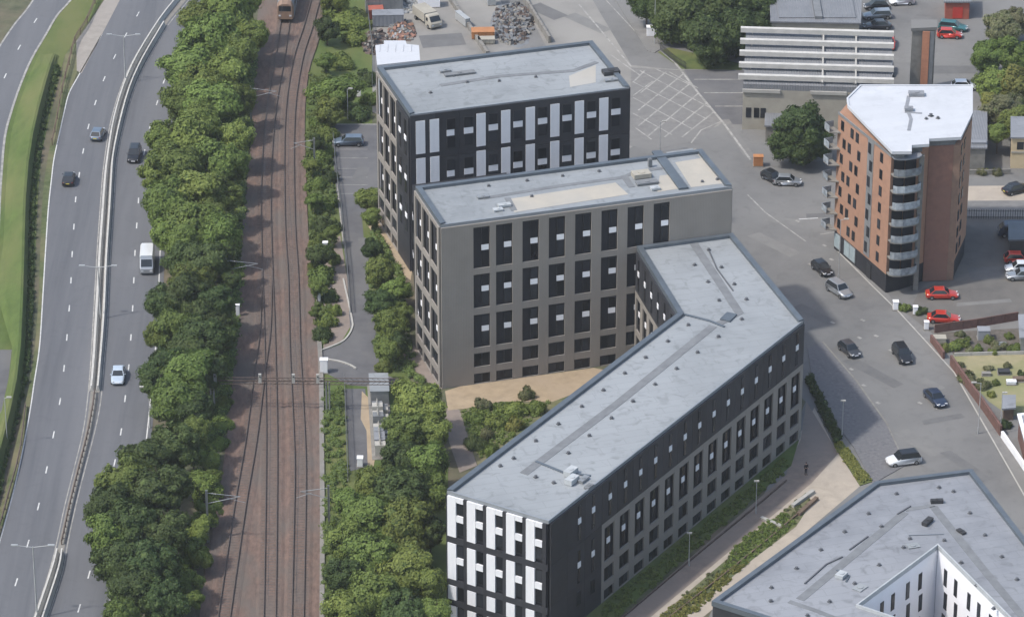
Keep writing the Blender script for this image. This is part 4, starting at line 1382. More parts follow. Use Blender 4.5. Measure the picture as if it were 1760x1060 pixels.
# wires
for (px, z, label) in ((T2, 5.3, 'contact wire above the middle railway track'), (T3, 5.3, 'contact wire above the right railway track')):
    pts = sl(px, 2); base = Vector(pts[0])
    r = empty('overhead_wire', (pts[0].x, pts[0].y, z))
    for h, wd in ((0, .012), (1.0, .012)):
        mb = MB(); mb.path([p - base for p in pts], [(-wd, h), (wd, h), (wd, h + .025), (-wd, h + .025)]); mb.build('wire', M['darkmetal'], r)
    tag(r, label, 'wire')
# signal gantry across the tracks
gl = P(366, 706); gr = P(686, 708)
r = empty('signal_gantry', (gl.x, gl.y, 0)); d = (gr - gl); Lg = d.length; ag = math.atan2(d.y, d.x)
r.rotation_euler = (0, 0, ag)
for u in (0, Lg * .62):
    for v in (-.3, .3):
        mb = MB(); mb.tube((u - .2, v * 1.8, 0), (u - .2, v, 4.3), .09); mb.tube((u + .2, v * 1.8, 0), (u + .2, v, 4.3), .09); mb.build('leg', M['metal'], r)
for v in (-.4, .4):
    for z in (4.3, 4.8):
        mb = MB(); mb.box(-.4, v - .04, z - .04, Lg, v + .04, z + .04); mb.build('chord', M['rust'], r)
mb = MB(); k = 0; u = 0
while u < Lg - .7:
    mb.tube((u, -.4, 4.3), (u + .7, -.4, 4.8), .02, None, 4); mb.tube((u, .4, 4.8), (u + .7, .4, 4.3), .02, None, 4); u += .7
mb.build('lattice', M['darkmetal'], r)
for u in (0.3, 6.2, 10.6, 13.8):
    mb = MB(); mb.box(u, -.75, 4.6, u + .4, -.47, 5.9); s_ = mb.build('signal_head', M['metal'] if u < 1 else M['concrete'], r)
    mb = MB(); mb.tube((u + .2, -.76, 5.6), (u + .2, -.84, 5.6), .1); mb.build('signal_lens', M['darkmetal'], s_)
tag(r, 'dark lattice signal gantry spanning the railway tracks', 'gantry')
# lineside cabinets, signs
def cabinet(x, y, w_, d_, h, m, label, legs=False, name='equipment_cabinet', rz=0):
    p = P(x, y)
    r = empty(name, (p.x, p.y, 0), rz)
    z0 = .15
    mb = MB(); mb.box(-w_ / 2, -d_ / 2, z0, w_ / 2, d_ / 2, h); mb.build('casing', m, r)
    mb = MB(); mb.box(-w_ / 2 - .06, -d_ / 2 - .06, h, w_ / 2 + .06, d_ / 2 + .06, h + .07); mb.build('lid', m, r)
    mb = MB(); mb.box(-w_ / 2 + .06, -d_ / 2 - .02, z0 + .1, -.02, -d_ / 2, h - .1); mb.build('door', m, r)
    mb = MB(); mb.box(.02, -d_ / 2 - .02, z0 + .1, w_ / 2 - .06, -d_ / 2, h - .1); mb.build('door', m, r)
    mb = MB(); mb.box(-w_ / 2 - .1, -d_ / 2 - .1, 0, w_ / 2 + .1, d_ / 2 + .1, z0); mb.build('plinth', M['concrete_d'], r)
    tag(r, label, 'cabinet')
    return r


cabinet(557, 640, 1.0, .8, 2.0, M['white_r'], 'tall pale cabinet beside the track at the service road turning')
cabinet(619, 801, .7, .8, 1.3, M['white_r'], 'small white box at the lower end of the dark depot path')
cabinet(548, 518, .5, .5, 1.3, M['white_r'], 'white lineside box at the edge of the bushes right of the tracks')
cabinet(559, 426, .7, .6, .9, M['white_r'], 'small white box on the gravel strip below the car park')
cabinet(409, 545, .5, .4, 1.9, M['white_r'], 'white lineside sign box left of the tracks under the trees')
cabinet(617, 166, .6, .6, 1.6, M['white_r'], 'white box among the bushes behind the small car park')
# depot plant: a row of switchgear beside the sandy path
p0_ = P(648, 665); p1_ = P(657, 790)
r = empty('switchgear_row', (p0_.x, p0_.y, 0)); d = (p1_ - p0_); Ls = d.length; r.rotation_euler = (0, 0, math.atan2(d.y, d.x))
mb = MB(); mb.box(.2, -1.0, 0, 5.2, 1.4, 2.1); mb.build('steel_container', M['metal'], r)
mb = MB(); mb.box(.1, -1.1, 2.1, 5.3, 1.5, 2.2); mb.build('container_roof', M['roof'], r)
mb = MB(); mb.box(-.4, -1.3, 0, Ls, 1.5, .12); mb.build('plinth', M['concrete_d'], r)
for k in range(9):
    u = 5.8 + k * (Ls - 6.2) / 9
    hh = random.uniform(1.0, 2.0)
    mb = MB(); mb.box(u, -.9, .12, u + 1.2, .5, hh); mb.box(u + .1, .55, .12, u + .9, 1.2, hh * .6); mb.build('transformer', random.choice([M['metal'], M['roof_b'], M['walkway'], M['concrete']]), r)
    mb = MB()
    for q in (.2, .6, 1.0):
        mb.tube((u + q, -.2, hh), (u + q, -.2, hh + .5), .05); mb.tube((u + q, -.2, hh + .15), (u + q, -.2, hh + .3), .11)
    mb.build('bushing', M['concrete'], r)
tag(r, 'row of pale grey switchgear and transformers beside the sandy path', 'switchgear')
# palisade fences
def palisade(px, h, label, m=None, step=.35, name='palisade_fence'):
    pts = sl(px, 4); base = Vector(pts[0])
    r = empty(name, (base.x, base.y, 0))
    m = m or M['metal']
    for z in (.35, h - .3):
        mb = MB(); mb.path([p - base for p in pts], [(-.025, z), (.025, z), (.025, z + .06), (-.025, z + .06)]); mb.build('fence_rail', m, r)
    mb = MB(); acc = 0
    for a, b in zip(pts[:-1], pts[1:]):
        dd = b - a; L = dd.length; dd.normalize(); t = acc
        while t < L:
            c = a + dd * t - base
            mb.box(c.x - .035, c.y - .035, .05, c.x + .035, c.y + .035, h); t += step
        acc = t - L
    o = mb.build('pales', m, r); o['kind'] = 'stuff'
    tag(r, label, 'fence')


palisade([(592, 662), (594, 720), (597, 800), (598, 830)], 1.8, 'grey palisade fence between the railway verge and the depot path')
palisade([(572, 235), (578, 300), (585, 350), (590, 400), (597, 470), (602, 540)], 1.4, 'grey palisade fence along the left side of the service road')
palisade([(1135, 88), (1160, 108), (1180, 120)], 1.3, 'dark railing along the grass corner at the top of the street', M['darkmetal'])
palisade([(1657, 376), (1700, 377), (1760, 377), (1800, 377)], 1.6, 'dark railing along the back of the tower car park', M['darkmetal'])
palisade([(640, 150), (640, 95), (632, 20), (634, -30)], 1.8, 'grey palisade fence on the left of the works yard')
# reddish close-board fence and garden walls on the right
def wall_run(name, px, h, t, m, label, cat='wall', cap=None):
    pts = PP(px); base = Vector(pts[0])
    r = empty(name, (base.x, base.y, 0))
    for a, b in zip(pts[:-1], pts[1:]):
        n_ = max(1, round((b - a).length / 2.4))
        for k in range(n_):
            s0 = a + (b - a) * (k / n_) - base; s1 = a + (b - a) * ((k + 1) / n_ - .008) - base
            mb = MB(); mb.path([s0, s1], [(-t / 2, 0), (t / 2, 0), (t / 2, h), (-t / 2, h)]); mb.build('wall_panel', m, r)
            if cap:
                mb = MB(); mb.path([s0, s1], [(-t / 2 - .05, h), (t / 2 + .05, h), (t / 2 + .05, h + .1), (-t / 2 - .05, h + .1)]); mb.build('coping_stone', cap, r)
    tag(r, label, cat)


wall_run('brick_garden_wall', [(1634, 628), (1662, 668), (1690, 706), (1720, 750)], 1.6, .3, M['garden_brick'], 'dark red brick wall between the street pavement and the dry lawn')
wall_run('brick_garden_wall', [(1600, 588), (1614, 606), (1622, 618)], 1.2, .3, M['garden_brick'], 'short brick wall by the pavement at the garden bed corner')
wall_run('brick_fence', [(1606, 572), (1680, 562), (1750, 550)], 1.3, .15, M['garden_brick'], 'dull red fence between the tower car park and the garden bed', 'fence')
wall_run('white_garden_wall', [(1722, 752), (1745, 785), (1770, 822)], 1.0, .35, M['white_r'], 'white wall along the pavement at the right edge')
wall_run('lawn_edging', [(1640, 612), (1700, 610), (1760, 609)], .5, .15, M['concrete'], 'low concrete edging between the garden bed and the dry lawn', 'edging')
wall_run('low_wall', [(1655, 300), (1700, 300), (1737, 299)], .8, .25, M['concrete_d'], 'low grey wall along the back of the side road right of the tower')
wall_run('slatted_bench', [(1362, 872), (1398, 846)], .45, .5, M['concrete'], 'long pale bench on the plaza, nearer the long block', 'bench')
wall_run('slatted_bench', [(1372, 886), (1404, 858)], .45, .5, M['timber'], 'long brown bench on the plaza, nearer the courtyard block', 'bench')
wall_run('garden_edging', [(1060, 1070), (1200, 952), (1310, 862), (1352, 826)], .25, .14, M['rust'], 'low rusty edging between the facade planting and the brown path', 'edging')
wall_run('garden_edging', [(1130, 1078), (1250, 984), (1330, 920), (1390, 868)], .3, .14, M['timber'], 'dark timber edging along the garden bed beside the plaza path', 'edging')
wall_run('garden_step', [(1308, 890), (1345, 906)], .25, .5, M['concrete'], 'pale stone slab crossing the small lawn beside the plaza', 'slab')


# ------------------------------------------------------------------ works yard clutter (top)
def crate_box(name, x, y, l, w_, h, m, label, cat, rz=0.0, ribs=True):
    p = P(x, y)
    r = empty(name, (p.x, p.y, 0), rz)
    mb = MB(); mb.box(-l / 2, -w_ / 2, .12, l / 2, w_ / 2, h); mb.build('body', m, r)
    mb = MB(); mb.box(-l / 2 - .04, -w_ / 2 - .04, h, l / 2 + .04, w_ / 2 + .04, h + .1); mb.build('top_rim', m, r)
    if ribs:
        n_ = int(l / .6)
        for k in range(n_):
            mb = MB(); q = -l / 2 + .3 + k * (l - .6) / max(1, n_ - 1); mb.box(q - .05, -w_ / 2 - .06, .15, q + .05, -w_ / 2, h); mb.build('rib', m, r)
    for s in (-1, 1):
        mb = MB(); mb.box(s * l * .35 - .1, -w_ / 2, 0, s * l * .35 + .1, w_ / 2, .12); mb.build('skid', M['darkmetal'], r)
    tag(r, label, cat)


def heap(name, x, y, rx, ry, h, mats, label, n=60):
    p = P(x, y)
    r = empty(name, (p.x, p.y, 0))
    mb = MB()
    ring = 14; rows = 5; vs = []
    for i in range(rows + 1):
        t = i / rows
        for k in range(ring):
            a = 2 * math.pi * k / ring
            q = (1 - t) * random.uniform(.85, 1.15)
            vs.append((rx * q * math.cos(a), ry * q * math.sin(a), h * (t ** .8) * random.uniform(.8, 1.1) if i else 0))
    fs = [(i * ring + k, i * ring + (k + 1) % ring, (i + 1) * ring + (k + 1) % ring, (i + 1) * ring + k) for i in range(rows) for k in range(ring)]
    mb.add(vs, fs); mb.build('mound', mats[0], r)
    for j, m in enumerate(mats):
        mb = MB()
        for k in range(n // len(mats)):
            a = random.uniform(0, 6.28); q = math.sqrt(random.random()) * .95
            c = Vector((rx * q * math.cos(a), ry * q * math.sin(a), h * max(.05, (1 - q))))
            s = random.uniform(.15, .55)
            rot = Matrix.Rotation(random.uniform(0, 3), 4, Vector((random.random(), random.random(), random.random())).normalized())
            m2 = MB(); m2.box(-s, -s * random.uniform(.2, .9), -s * .4, s, s * random.uniform(.2, .9), s * .4)
            mb.add([c + rot @ Vector(v) for v in m2.v], m2.f)
        o = mb.build('pieces', m, r); o['kind'] = 'stuff'
    tag(r, label, 'heap')


crate_box('skip', 830, 64, 3.6, 2.0, 1.2, M['orange'], 'orange waste skip in the works yard behind the black block', 'skip', .05)
crate_box('skip', 836, 74, 2.6, 1.4, .8, M['beige'], 'low pale yellow skip in front of the orange one', 'skip', .05)
crate_box('container', 660, 18, 6.0, 2.4, 2.4, M['metal'], 'grey steel container at the top left of the works yard', 'container', .1)
crate_box('container', 667, 42, 5.0, 2.3, 2.0, M['roof_b'], 'blue grey container in the works yard, below the steel one', 'container', .05)
crate_box('container', 646, 30, 2.4, 2.0, 1.6, M['brick_r'], 'dull red crate beside the containers in the works yard', 'crate', .1)
crate_box('container', 737, 10, 3.6, 2.0, 2.0, M['white_r'], 'white cabin at the top of the works yard', 'cabin', .05, False)
crate_box('container', 795, 40, 3.8, .8, 1.4, M['lampgrey'], 'narrow pale grey crate beside the orange skip', 'crate', -1.1, False)
crate_box('container', 845, 8, 1.4, 1.2, 3.4, M['lampgrey'], 'tall pale grey tank at the top of the scrap heap', 'tank', .1, False)
heap('scrap_heap', 882, 42, 3.4, 9.0, .7, [M['walkway'], M['darkmetal'], M['rust'], M['concrete_d']], 'large dark scrap heap in the works yard beside the upper street', 520)
heap('scrap_heap', 690, 55, 2.2, 4.5, 1.0, [M['rust'], M['brick_d'], M['metal'], M['concrete_d'], M['brick']], 'rusty scrap heap beside the containers in the works yard', 160)
heap('scrap_heap', 645, 75, 2.2, 5.0, 1.2, [M['rust'], M['darkmetal'], M['concrete_d']], 'low brown rubble heap left of the white shed', 120)
heap('scrap_heap', 700, 12, 2.6, 3.0, 1.2, [M['metal'], M['concrete'], M['walkway']], 'pale grey scrap heap at the top of the works yard', 90)
# a wall strip between yard and street
wall_run('yard_wall', [(745, -40), (800, 40), (838, 98)], .9, .5, M['concrete_d'], 'low concrete wall crossing the works yard')
wall_run('yard_wall', [(880, -40), (905, 10), (945, 75)], 1.2, .4, M['concrete_d'], 'concrete wall between the scrap heap and the upper street')
# orange works cabinet by the street, white post boxes
cabinet(1303, 285, 1.4, 1.0, 1.6, M['orange'], 'orange kiosk on the pavement left of the dark tree')
cabinet(1120, 62, 1.6, 1.0, 1.6, M['white_r'], 'white kiosk by the railing at the top of the street')
cabinet(1539, 532, .7, .7, 1.3, M['white_r'], 'white bin at the foot of the balcony stack')
cabinet(1573, 540, .6, .6, 1.2, M['white_r'], 'pale bin among the bushes beside the red cars')
cabinet(1592, 566, .6, .6, 1.2, M['white_r'], 'pale bin at the corner of the garden bed')
cabinet(1690, 582, 1.6, 1.4, 1.5, M['roof_b'], 'grey blue garden tent in the garden bed', False, 'garden_tent')
cabinet(1615, 588, 1.6, 1.2, .8, M['beige'], 'beige garden box at the left end of the garden bed', False, 'garden_box')
cabinet(1738, 660, 1.2, .7, .5, M['white_r'], 'white garden table on the dry lawn', False, 'garden_table')
cabinet(1725, 642, 1.5, 1.0, .5, M['darkmetal'], 'dark raised planter on the dry lawn', False, 'planter')


# ------------------------------------------------------------------ vehicles
CARM = {}


def loft(sections):
    """sections: list of closed loops with the same number of points"""
    mb = MB(); k = len(sections[0]); vs = [p for s in sections for p in s]; fs = []
    for i in range(len(sections) - 1):
        for j in range(k):
            fs.append((i * k + j, i * k + (j + 1) % k, (i + 1) * k + (j + 1) % k, (i + 1) * k + j))
    fs.append(tuple(range(k - 1, -1, -1))); fs.append(tuple(range((len(sections) - 1) * k, len(sections) * k)))
    mb.add(vs, fs)
    return mb


CAR_KINDS = {
    # L, W, belt height, roof height, windscreen base x, roof front x, roof rear x, tail base x (x forward)
    'hatch': (4.05, 1.76, .92, 1.47, 1.00, .35, -1.35, -1.92),
    'saloon': (4.55, 1.80, .92, 1.43, 1.00, .30, -1.05, -1.75),
    'estate': (4.70, 1.82, .94, 1.48, 1.05, .40, -1.95, -2.25),
    'suv': (4.55, 1.88, 1.05, 1.70, 1.10, .50, -1.75, -2.15),
}


def car_parts(kind):
    if kind in CARM:
        return CARM[kind]
    L, W_, belt, top, wb, rf_, rr, tb = CAR_KINDS[kind]
    hw = W_ / 2; hl = L / 2; g0 = .22

    def sec(x, w2, zt, zb=g0):
        return [(x, -w2 * .92, zb), (x, -w2, zb + .18), (x, -w2, zt - .2), (x, -w2 * .93, zt - .04), (x, -w2 * .7, zt), (x, w2 * .7, zt), (x, w2 * .93, zt - .04), (x, w2, zt - .2), (x, w2, zb + .18), (x, w2 * .92, zb)]
    hood = belt - .10
    secs = [sec(-hl, hw * .80, belt - .18, .38), sec(-hl + .12, hw * .93, belt - .03, .28), sec(-hl + .5, hw, belt, g0), sec(tb + .25, hw, belt + .02), sec(wb - .15, hw, belt),
            sec(wb + .25, hw * .99, hood + .02), sec(hl - .55, hw * .97, hood - .07), sec(hl - .18, hw * .90, hood - .17, .26), sec(hl, hw * .74, hood - .30, .36)]
    body = loft(secs).mesh('body', True)
    # cabin
    def cab(x, w2, z):
        return (x, w2, z)
    cw0, cw1 = hw * .93, hw * .74
    mb = MB()
    vs = [(wb, -cw0, belt - .03), (wb, cw0, belt - .03), (tb, cw0, belt - .03), (tb, -cw0, belt - .03), (rf_, -cw1, top), (rf_, cw1, top), (rr, cw1, top), (rr, -cw1, top)]
    mb.add(vs, [(0, 1, 5, 4), (1, 2, 6, 5), (2, 3, 7, 6), (3, 0, 4, 7), (4, 5, 6, 7), (3, 2, 1, 0)])
    cabin = mb.mesh('cabin')

    def glass(quad, inn=.1, off=.012):
        q = [Vector(v) for v in quad]; c = sum(q, Vector()) / 4
        n = (q[1] - q[0]).cross(q[3] - q[0]).normalized()
        if n.dot(c - Vector((0, 0, belt))) < 0:
            n = -n
        o = [v + (c - v) * inn + n * off for v in q]; i_ = [v - n * (off + .02) for v in o]
        mb = MB(); mb.add(o + i_, [(0, 1, 2, 3), (7, 6, 5, 4), (0, 4, 5, 1), (1, 5, 6, 2), (2, 6, 7, 3), (3, 7, 4, 0)])
        return mb.mesh('window')
    V = vs
    ws = glass((V[0], V[1], V[5], V[4])); rw = glass((V[2], V[3], V[7], V[6]), .14); sr = glass((V[3], V[0], V[4], V[7]), .1); sl__ = glass((V[1], V[2], V[6], V[5]), .1)
    mb = MB(); rs = .05
    mb.add([(rf_ - rs, -cw1 + .05, top), (rf_ - rs, cw1 - .05, top), (rr + rs, cw1 - .05, top), (rr + rs, -cw1 + .05, top), (rf_ - rs - .1, -cw1 + .12, top + .04), (rf_ - rs - .1, cw1 - .12, top + .04), (rr + rs + .1, cw1 - .12, top + .04), (rr + rs + .1, -cw1 + .12, top + .04)],
           [(4, 5, 6, 7), (0, 1, 5, 4), (1, 2, 6, 5), (2, 3, 7, 6), (3, 0, 4, 7), (3, 2, 1, 0)])
    roofm = mb.mesh('roof')
    mb = MB(); mb.tube((0, -.1, 0), (0, .1, 0), .32, .32, 14); ty = mb.mesh('tyre')
    mb = MB(); mb.tube((0, -.108, 0), (0, .108, 0), .2, .2, 10); ri = mb.mesh('rim')
    mb = MB(); mb.box(-.06, -.17, -.07, .08, .17, .07); hd = mb.mesh('lamp')
    mb = MB(); mb.box(-.06, -.07, -.05, .06, .07, .06); mi = mb.mesh('mirror')
    mb = MB(); mb.box(-.02, -.26, -.06, .02, .26, .06); pl = mb.mesh('number_plate')
    CARM[kind] = dict(body=body, cabin=cabin, ws=ws, rw=rw, sr=sr, sl=sl__, roof=roofm, ty=ty, ri=ri, hd=hd, mi=mi, pl=pl, belt=belt, L=L, W=W_, wb=wb, top=top)
    return CARM[kind]


def make_car(kind, x, y, head, pm_, label, group, roofpaint=None, z=.03):
    """x,y: photographed centre of the car; head: (dx,dy) in photograph pixels of the way it faces"""
    K = car_parts(kind)
    p = P(x, y, .75)
    q = P(x + head[0], y + head[1], .75)
    r = empty('parked_car' if 'parked' in group else 'car', (p.x, p.y, z), math.atan2(q.y - p.y, q.x - p.x))
    put('body', K['body'], pm_, r)
    put('cabin', K['cabin'], roofpaint or pm_, r)
    put('roof', K['roof'], roofpaint or pm_, r)
    put('windscreen', K['ws'], M['carglass'], r); put('rear_window', K['rw'], M['carglass'], r)
    put('side_window', K['sr'], M['carglass'], r); put('side_window', K['sl'], M['carglass'], r)
    hl = K['L'] / 2; hw = K['W'] / 2
    for sx in (-1, 1):
        for sy in (-1, 1):
            t = put('wheel', K['ty'], M['tyre'], r, (sx * (hl - .82), sy * (hw - .09), .32))
            put('rim', K['ri'], M['rim'], t)
    for sy in (-1, 1):
        put('headlight', K['hd'], M['lamp'], r, (hl - .16, sy * (hw - .38), .62), sy * -.35)
        put('tail_light', K['hd'], M['tail'], r, (-hl + .1, sy * (hw - .32), .74), sy * .2)
        put('mirror', K['mi'], pm_, r, (K['wb'] - .35, sy * (hw + .06), K['belt'] + .05))
    put('number_plate', K['pl'], M['white_r'], r, (hl + .005, 0, .5))
    put('number_plate', K['pl'], mat('yellow_plate', (.6, .48, .08), (.55, .44, .07), 1, .5), r, (-hl - .005, 0, .62))
    tag(r, label, 'car', group)
    return r


BLACK = paint('black', (.018, .019, .022)); DGREY = paint('dark_grey', (.055, .058, .064)); SILVER = paint('silver', (.34, .36, .38), .3, .5)
BLUEG = paint('blue_grey', (.13, .17, .22)); WHITE = paint('white', (.75, .76, .77)); RED = paint('red', (.52, .045, .028)); TEAL = paint('teal', (.05, .16, .17)); PALEB = paint('pale_blue', (.48, .55, .62)); DBLUE = paint('dark_blue', (.03, .045, .08))
GM = 'cars on the motorway'; GS = 'cars driving on the street'; GP = 'parked cars'
make_car('hatch', 168, 228, (20, -38), BLUEG, 'blue grey car on the left carriageway beside the barrier', GM)
make_car('suv', 231, 264, (-9, 38), BLACK, 'black car on the right carriageway facing the camera', GM)
make_car('hatch', 118, 305, (8, -40), BLACK, 'black car in the outer lane of the left carriageway', GM)
make_car('saloon', 203, 642, (-5, 50), PALEB, 'pale blue saloon on the right carriageway facing the camera', GM)
make_car('hatch', 1413, 459, (40, 34), BLACK, 'black hatchback driving past the tower shop windows', GS)
make_car('suv', 1442, 496, (40, 26), SILVER, 'silver car following behind the black hatchback on the street', GS)
make_car('hatch', 1460, 598, (40, 34), DGREY, 'dark grey car at the kerb by the shaded pavement', GS)
make_car('suv', 1551, 607, (30, 44), BLACK, 'large black car in the middle of the street', GS)
make_car('saloon', 1608, 681, (36, 36), DBLUE, 'dark blue saloon beside the brick garden wall', GS)
make_car('suv', 1553, 787, (-60, 8), WHITE, 'white car with black roof turning by the corner lawn', GS, BLACK)
make_car('saloon', 1619, 503, (50, 0), RED, 'red car parked closest to the tower wall', GP)
make_car('saloon', 1622, 544, (50, 2), RED, 'red car parked nearest the dull red fence', GP)
make_car('estate', 599, 241, (-50, 0), BLUEG, 'blue grey estate car parked in the small car park', GP)
make_car('saloon', 1748, 322, (50, -12), BLACK, 'black car on the side road at the right edge', GP)
make_car('hatch', 1750, 442, (50, 0), RED, 'red car parked at the right edge beside the blue garage', GP)
make_car('hatch', 1752, 458, (-50, 0), WHITE, 'white car parked at the right edge of the tower car park', GP)
make_car('estate', 1758, 471, (-50, 0), SILVER, 'silver estate parked in front of the white car at the right edge', GP)
make_car('estate', 1508, 24, (-50, 2), SILVER, 'silver estate parked beside the flat roofed hall', GP)
make_car('saloon', 1508, 42, (-50, 2), DGREY, 'dark grey saloon parked below the silver estate', GP)
make_car('hatch', 1506, 8, (-50, 2), BLACK, 'black car parked at the top beside the flat roofed hall', GP)
make_car('estate', 1638, 44, (50, 5), TEAL, 'dark teal estate parked below the red lodge', GP)
make_car('hatch', 1632, 57, (50, 2), RED, 'dark red hatchback parked in front of the teal estate', GP)
make_car('hatch', 1550, 0, (-50, 2), WHITE, 'white car parked at the very top of the right car park', GP)
make_car('hatch', 1657, 146, (50, 0), WHITE, 'white car just visible behind the tower roof', GP)
make_car('hatch', 1328, 303, (30, 16), BLACK, 'black car parked under the dark round tree', GP)
make_car('hatch', 1354, 309, (50, 2), SILVER, 'silver car parked at the foot of the dark round tree', GP)
make_car('saloon', 1529, 72, (0, 40), RED, 'red car parked beside the louvred building', GP)
make_car('hatch', 1527, 118, (0, 40), DGREY, 'grey car parked at the corner of the louvred building', GP)

# vans and lorries
def make_van(x, y, head, name, label, cat, bodym, cabm, L=5.6, W_=2.0, H=2.5, cabL=1.5, group=None, boxed=False):
    p = P(x, y, 1.2); q = P(x + head[0], y + head[1], 1.2)
    r = empty(name, (p.x, p.y, .03), math.atan2(q.y - p.y, q.x - p.x))
    hl = L / 2; hw = W_ / 2
    mb = MB()
    if boxed:
        mb.box(-hl, -hw, .75, hl - cabL - .25, hw, H)
    else:
        mb = loft([[(-hl, -hw, .35), (-hl, -hw, H - .25), (-hl, -hw + .2, H), (-hl, hw - .2, H), (-hl, hw, H - .25), (-hl, hw, .35)], [(hl - cabL, -hw, .35), (hl - cabL, -hw, H - .25), (hl - cabL, -hw + .2, H), (hl - cabL, hw - .2, H), (hl - cabL, hw, H - .25), (hl - cabL, hw, .35)]])
    mb.build('cargo_body', bodym, r)
    hc = H if not boxed else min(H, 2.3)
    mb = loft([[(hl - cabL + .01, -hw, .35), (hl - cabL + .01, -hw, hc - .2), (hl - cabL + .01, -hw + .2, hc - .02), (hl - cabL + .01, hw - .2, hc - .02), (hl - cabL + .01, hw, hc - .2), (hl - cabL + .01, hw, .35)],
               [(hl - cabL * .55, -hw * .97, .35), (hl - cabL * .55, -hw * .95, hc - .3), (hl - cabL * .6, -hw * .8, hc - .08), (hl - cabL * .6, hw * .8, hc - .08), (hl - cabL * .55, hw * .95, hc - .3), (hl - cabL * .55, hw * .97, .35)],
               [(hl - .15, -hw * .95, .35), (hl - .15, -hw * .93, 1.15), (hl - .2, -hw * .85, 1.25), (hl - .2, hw * .85, 1.25), (hl - .15, hw * .93, 1.15), (hl - .15, hw * .95, .35)],
               [(hl, -hw * .85, .4), (hl, -hw * .85, .9), (hl, -hw * .8, 1.0), (hl, hw * .8, 1.0), (hl, hw * .85, .9), (hl, hw * .85, .4)]])
    mb.build('cab', cabm, r)
    mb = MB(); x0, x1 = hl - .24, hl - cabL * .52
    mb.add([(x0 + .03, -hw * .78, 1.3), (x0 + .03, hw * .78, 1.3), (x1 + .04, hw * .74, hc - .22), (x1 + .04, -hw * .74, hc - .22)], [(0, 1, 2, 3)])
    mb.build('windscreen', M['carglass'], r)
    for s in (-1, 1):
        mb = MB(); mb.box(hl - cabL + .1, s * (hw * .97) - .02, 1.25, hl - cabL * .55, s * (hw * .97) + .03, hc - .4); mb.build('side_window', M['carglass'], r)
        mb = MB(); mb.box(hl - .1, s * hw * .62 - .18, .65, hl + .02, s * hw * .62 + .18, .85); mb.build('headlight', M['lamp'], r)
        for xx in (-hl + 1.0, hl - .9):
            mb = MB(); mb.tube((xx, s * (hw - .25), .36), (xx, s * (hw + .0), .36), .36, None, 14); t = mb.build('wheel', M['tyre'], r)
            mb = MB(); mb.tube((xx, s * (hw - .2), .36), (xx, s * (hw + .012), .36), .2, None, 10); mb.build('rim', M['rim'], t)
    tag(r, label, cat, group)


make_van(253, 446, (-4, 50), 'van', 'white van on the right carriageway beside the overhanging trees', 'van', WHITE, SILVER, 5.6, 2.0, 2.4, 1.6)
make_van(735, 28, (30, 22), 'tipper_lorry', 'pale yellow works lorry standing in the works yard', 'lorry', M['beige'], M['beige'], 6.2, 2.3, 2.2, 1.8, None, True)
make_van(1745, 392, (-50, 0), 'van', 'dark blue van at the right edge of the tower car park', 'van', DBLUE, DBLUE, 5.0, 1.9, 2.1, 1.5)

# train: the near end of a grey carriage with a yellow cab front
tp = sl(T2, 10)
ps = [p for p in tp]
def track_at(yp):
    return P(lerp_line(T2, yp), yp)
a = track_at(44); b = track_at(-60)
r = empty('train', (a.x, a.y, .56)); d = b - a; Lt = d.length + 8; r.rotation_euler = (0, 0, math.atan2(d.y, d.x))
def tsec(x, s=1.0, top=3.55, zb=.5):
    w2 = 1.36 * s
    return [(x, -w2, zb), (x, -w2 * 1.02, 1.6), (x, -w2 * .97, 2.7), (x, -w2 * .75, top - .2), (x, -w2 * .35, top), (x, w2 * .35, top), (x, w2 * .75, top - .2), (x, w2 * .97, 2.7), (x, w2 * 1.02, 1.6), (x, w2, zb)]
loft([tsec(.9), tsec(Lt)]).build('carriage', M['roof_b'], r)
loft([tsec(0, .86, 3.1), tsec(.35, .95, 3.4), tsec(.89)]).build('cab_front', mat('train_front', (.25, .165, .115), (.20, .135, .10), 1, .6), r)
mb = MB(); mb.box(1.2, -.55, 3.54, Lt, .55, 3.75); mb.build('roof_pod', M['roof_b'], r)
mb = MB(); mb.box(-.03, -.95, 1.9, .05, .95, 2.75); mb.build('windscreen', M['carglass'], r)
for s in (-1, 1):
    mb = MB(); mb.box(-.05, s * .85 - .18, 1.0, .02, s * .85 + .18, 1.25); mb.build('headlight', M['lamp'], r)
    for k in range(int((Lt - 3) / 2.2)):
        mb = MB(); mb.box(2.5 + k * 2.2, s * 1.37 - .04, 1.75, 4.0 + k * 2.2, s * 1.37 + .04, 2.55); mb.build('side_window', M['carglass'], r)
for k in (2.5, 5.0):
    mb = MB(); mb.box(k - 1.2, -1.1, -.15, k + 1.2, 1.1, .5); mb.build('bogie', M['darkmetal'], r)
tag(r, 'front of a train with orange cab end on the middle track at the top edge', 'train')


# ------------------------------------------------------------------ vegetation
def ico_verts():
    bm = bmesh.new(); bmesh.ops.create_icosphere(bm, subdivisions=2, radius=1.0)
    v = np.array([x.co[:] for x in bm.verts]); f = np.array([[a.index for a in q.verts] for q in bm.faces]); bm.free()
    return v, f


ICO = ico_verts()


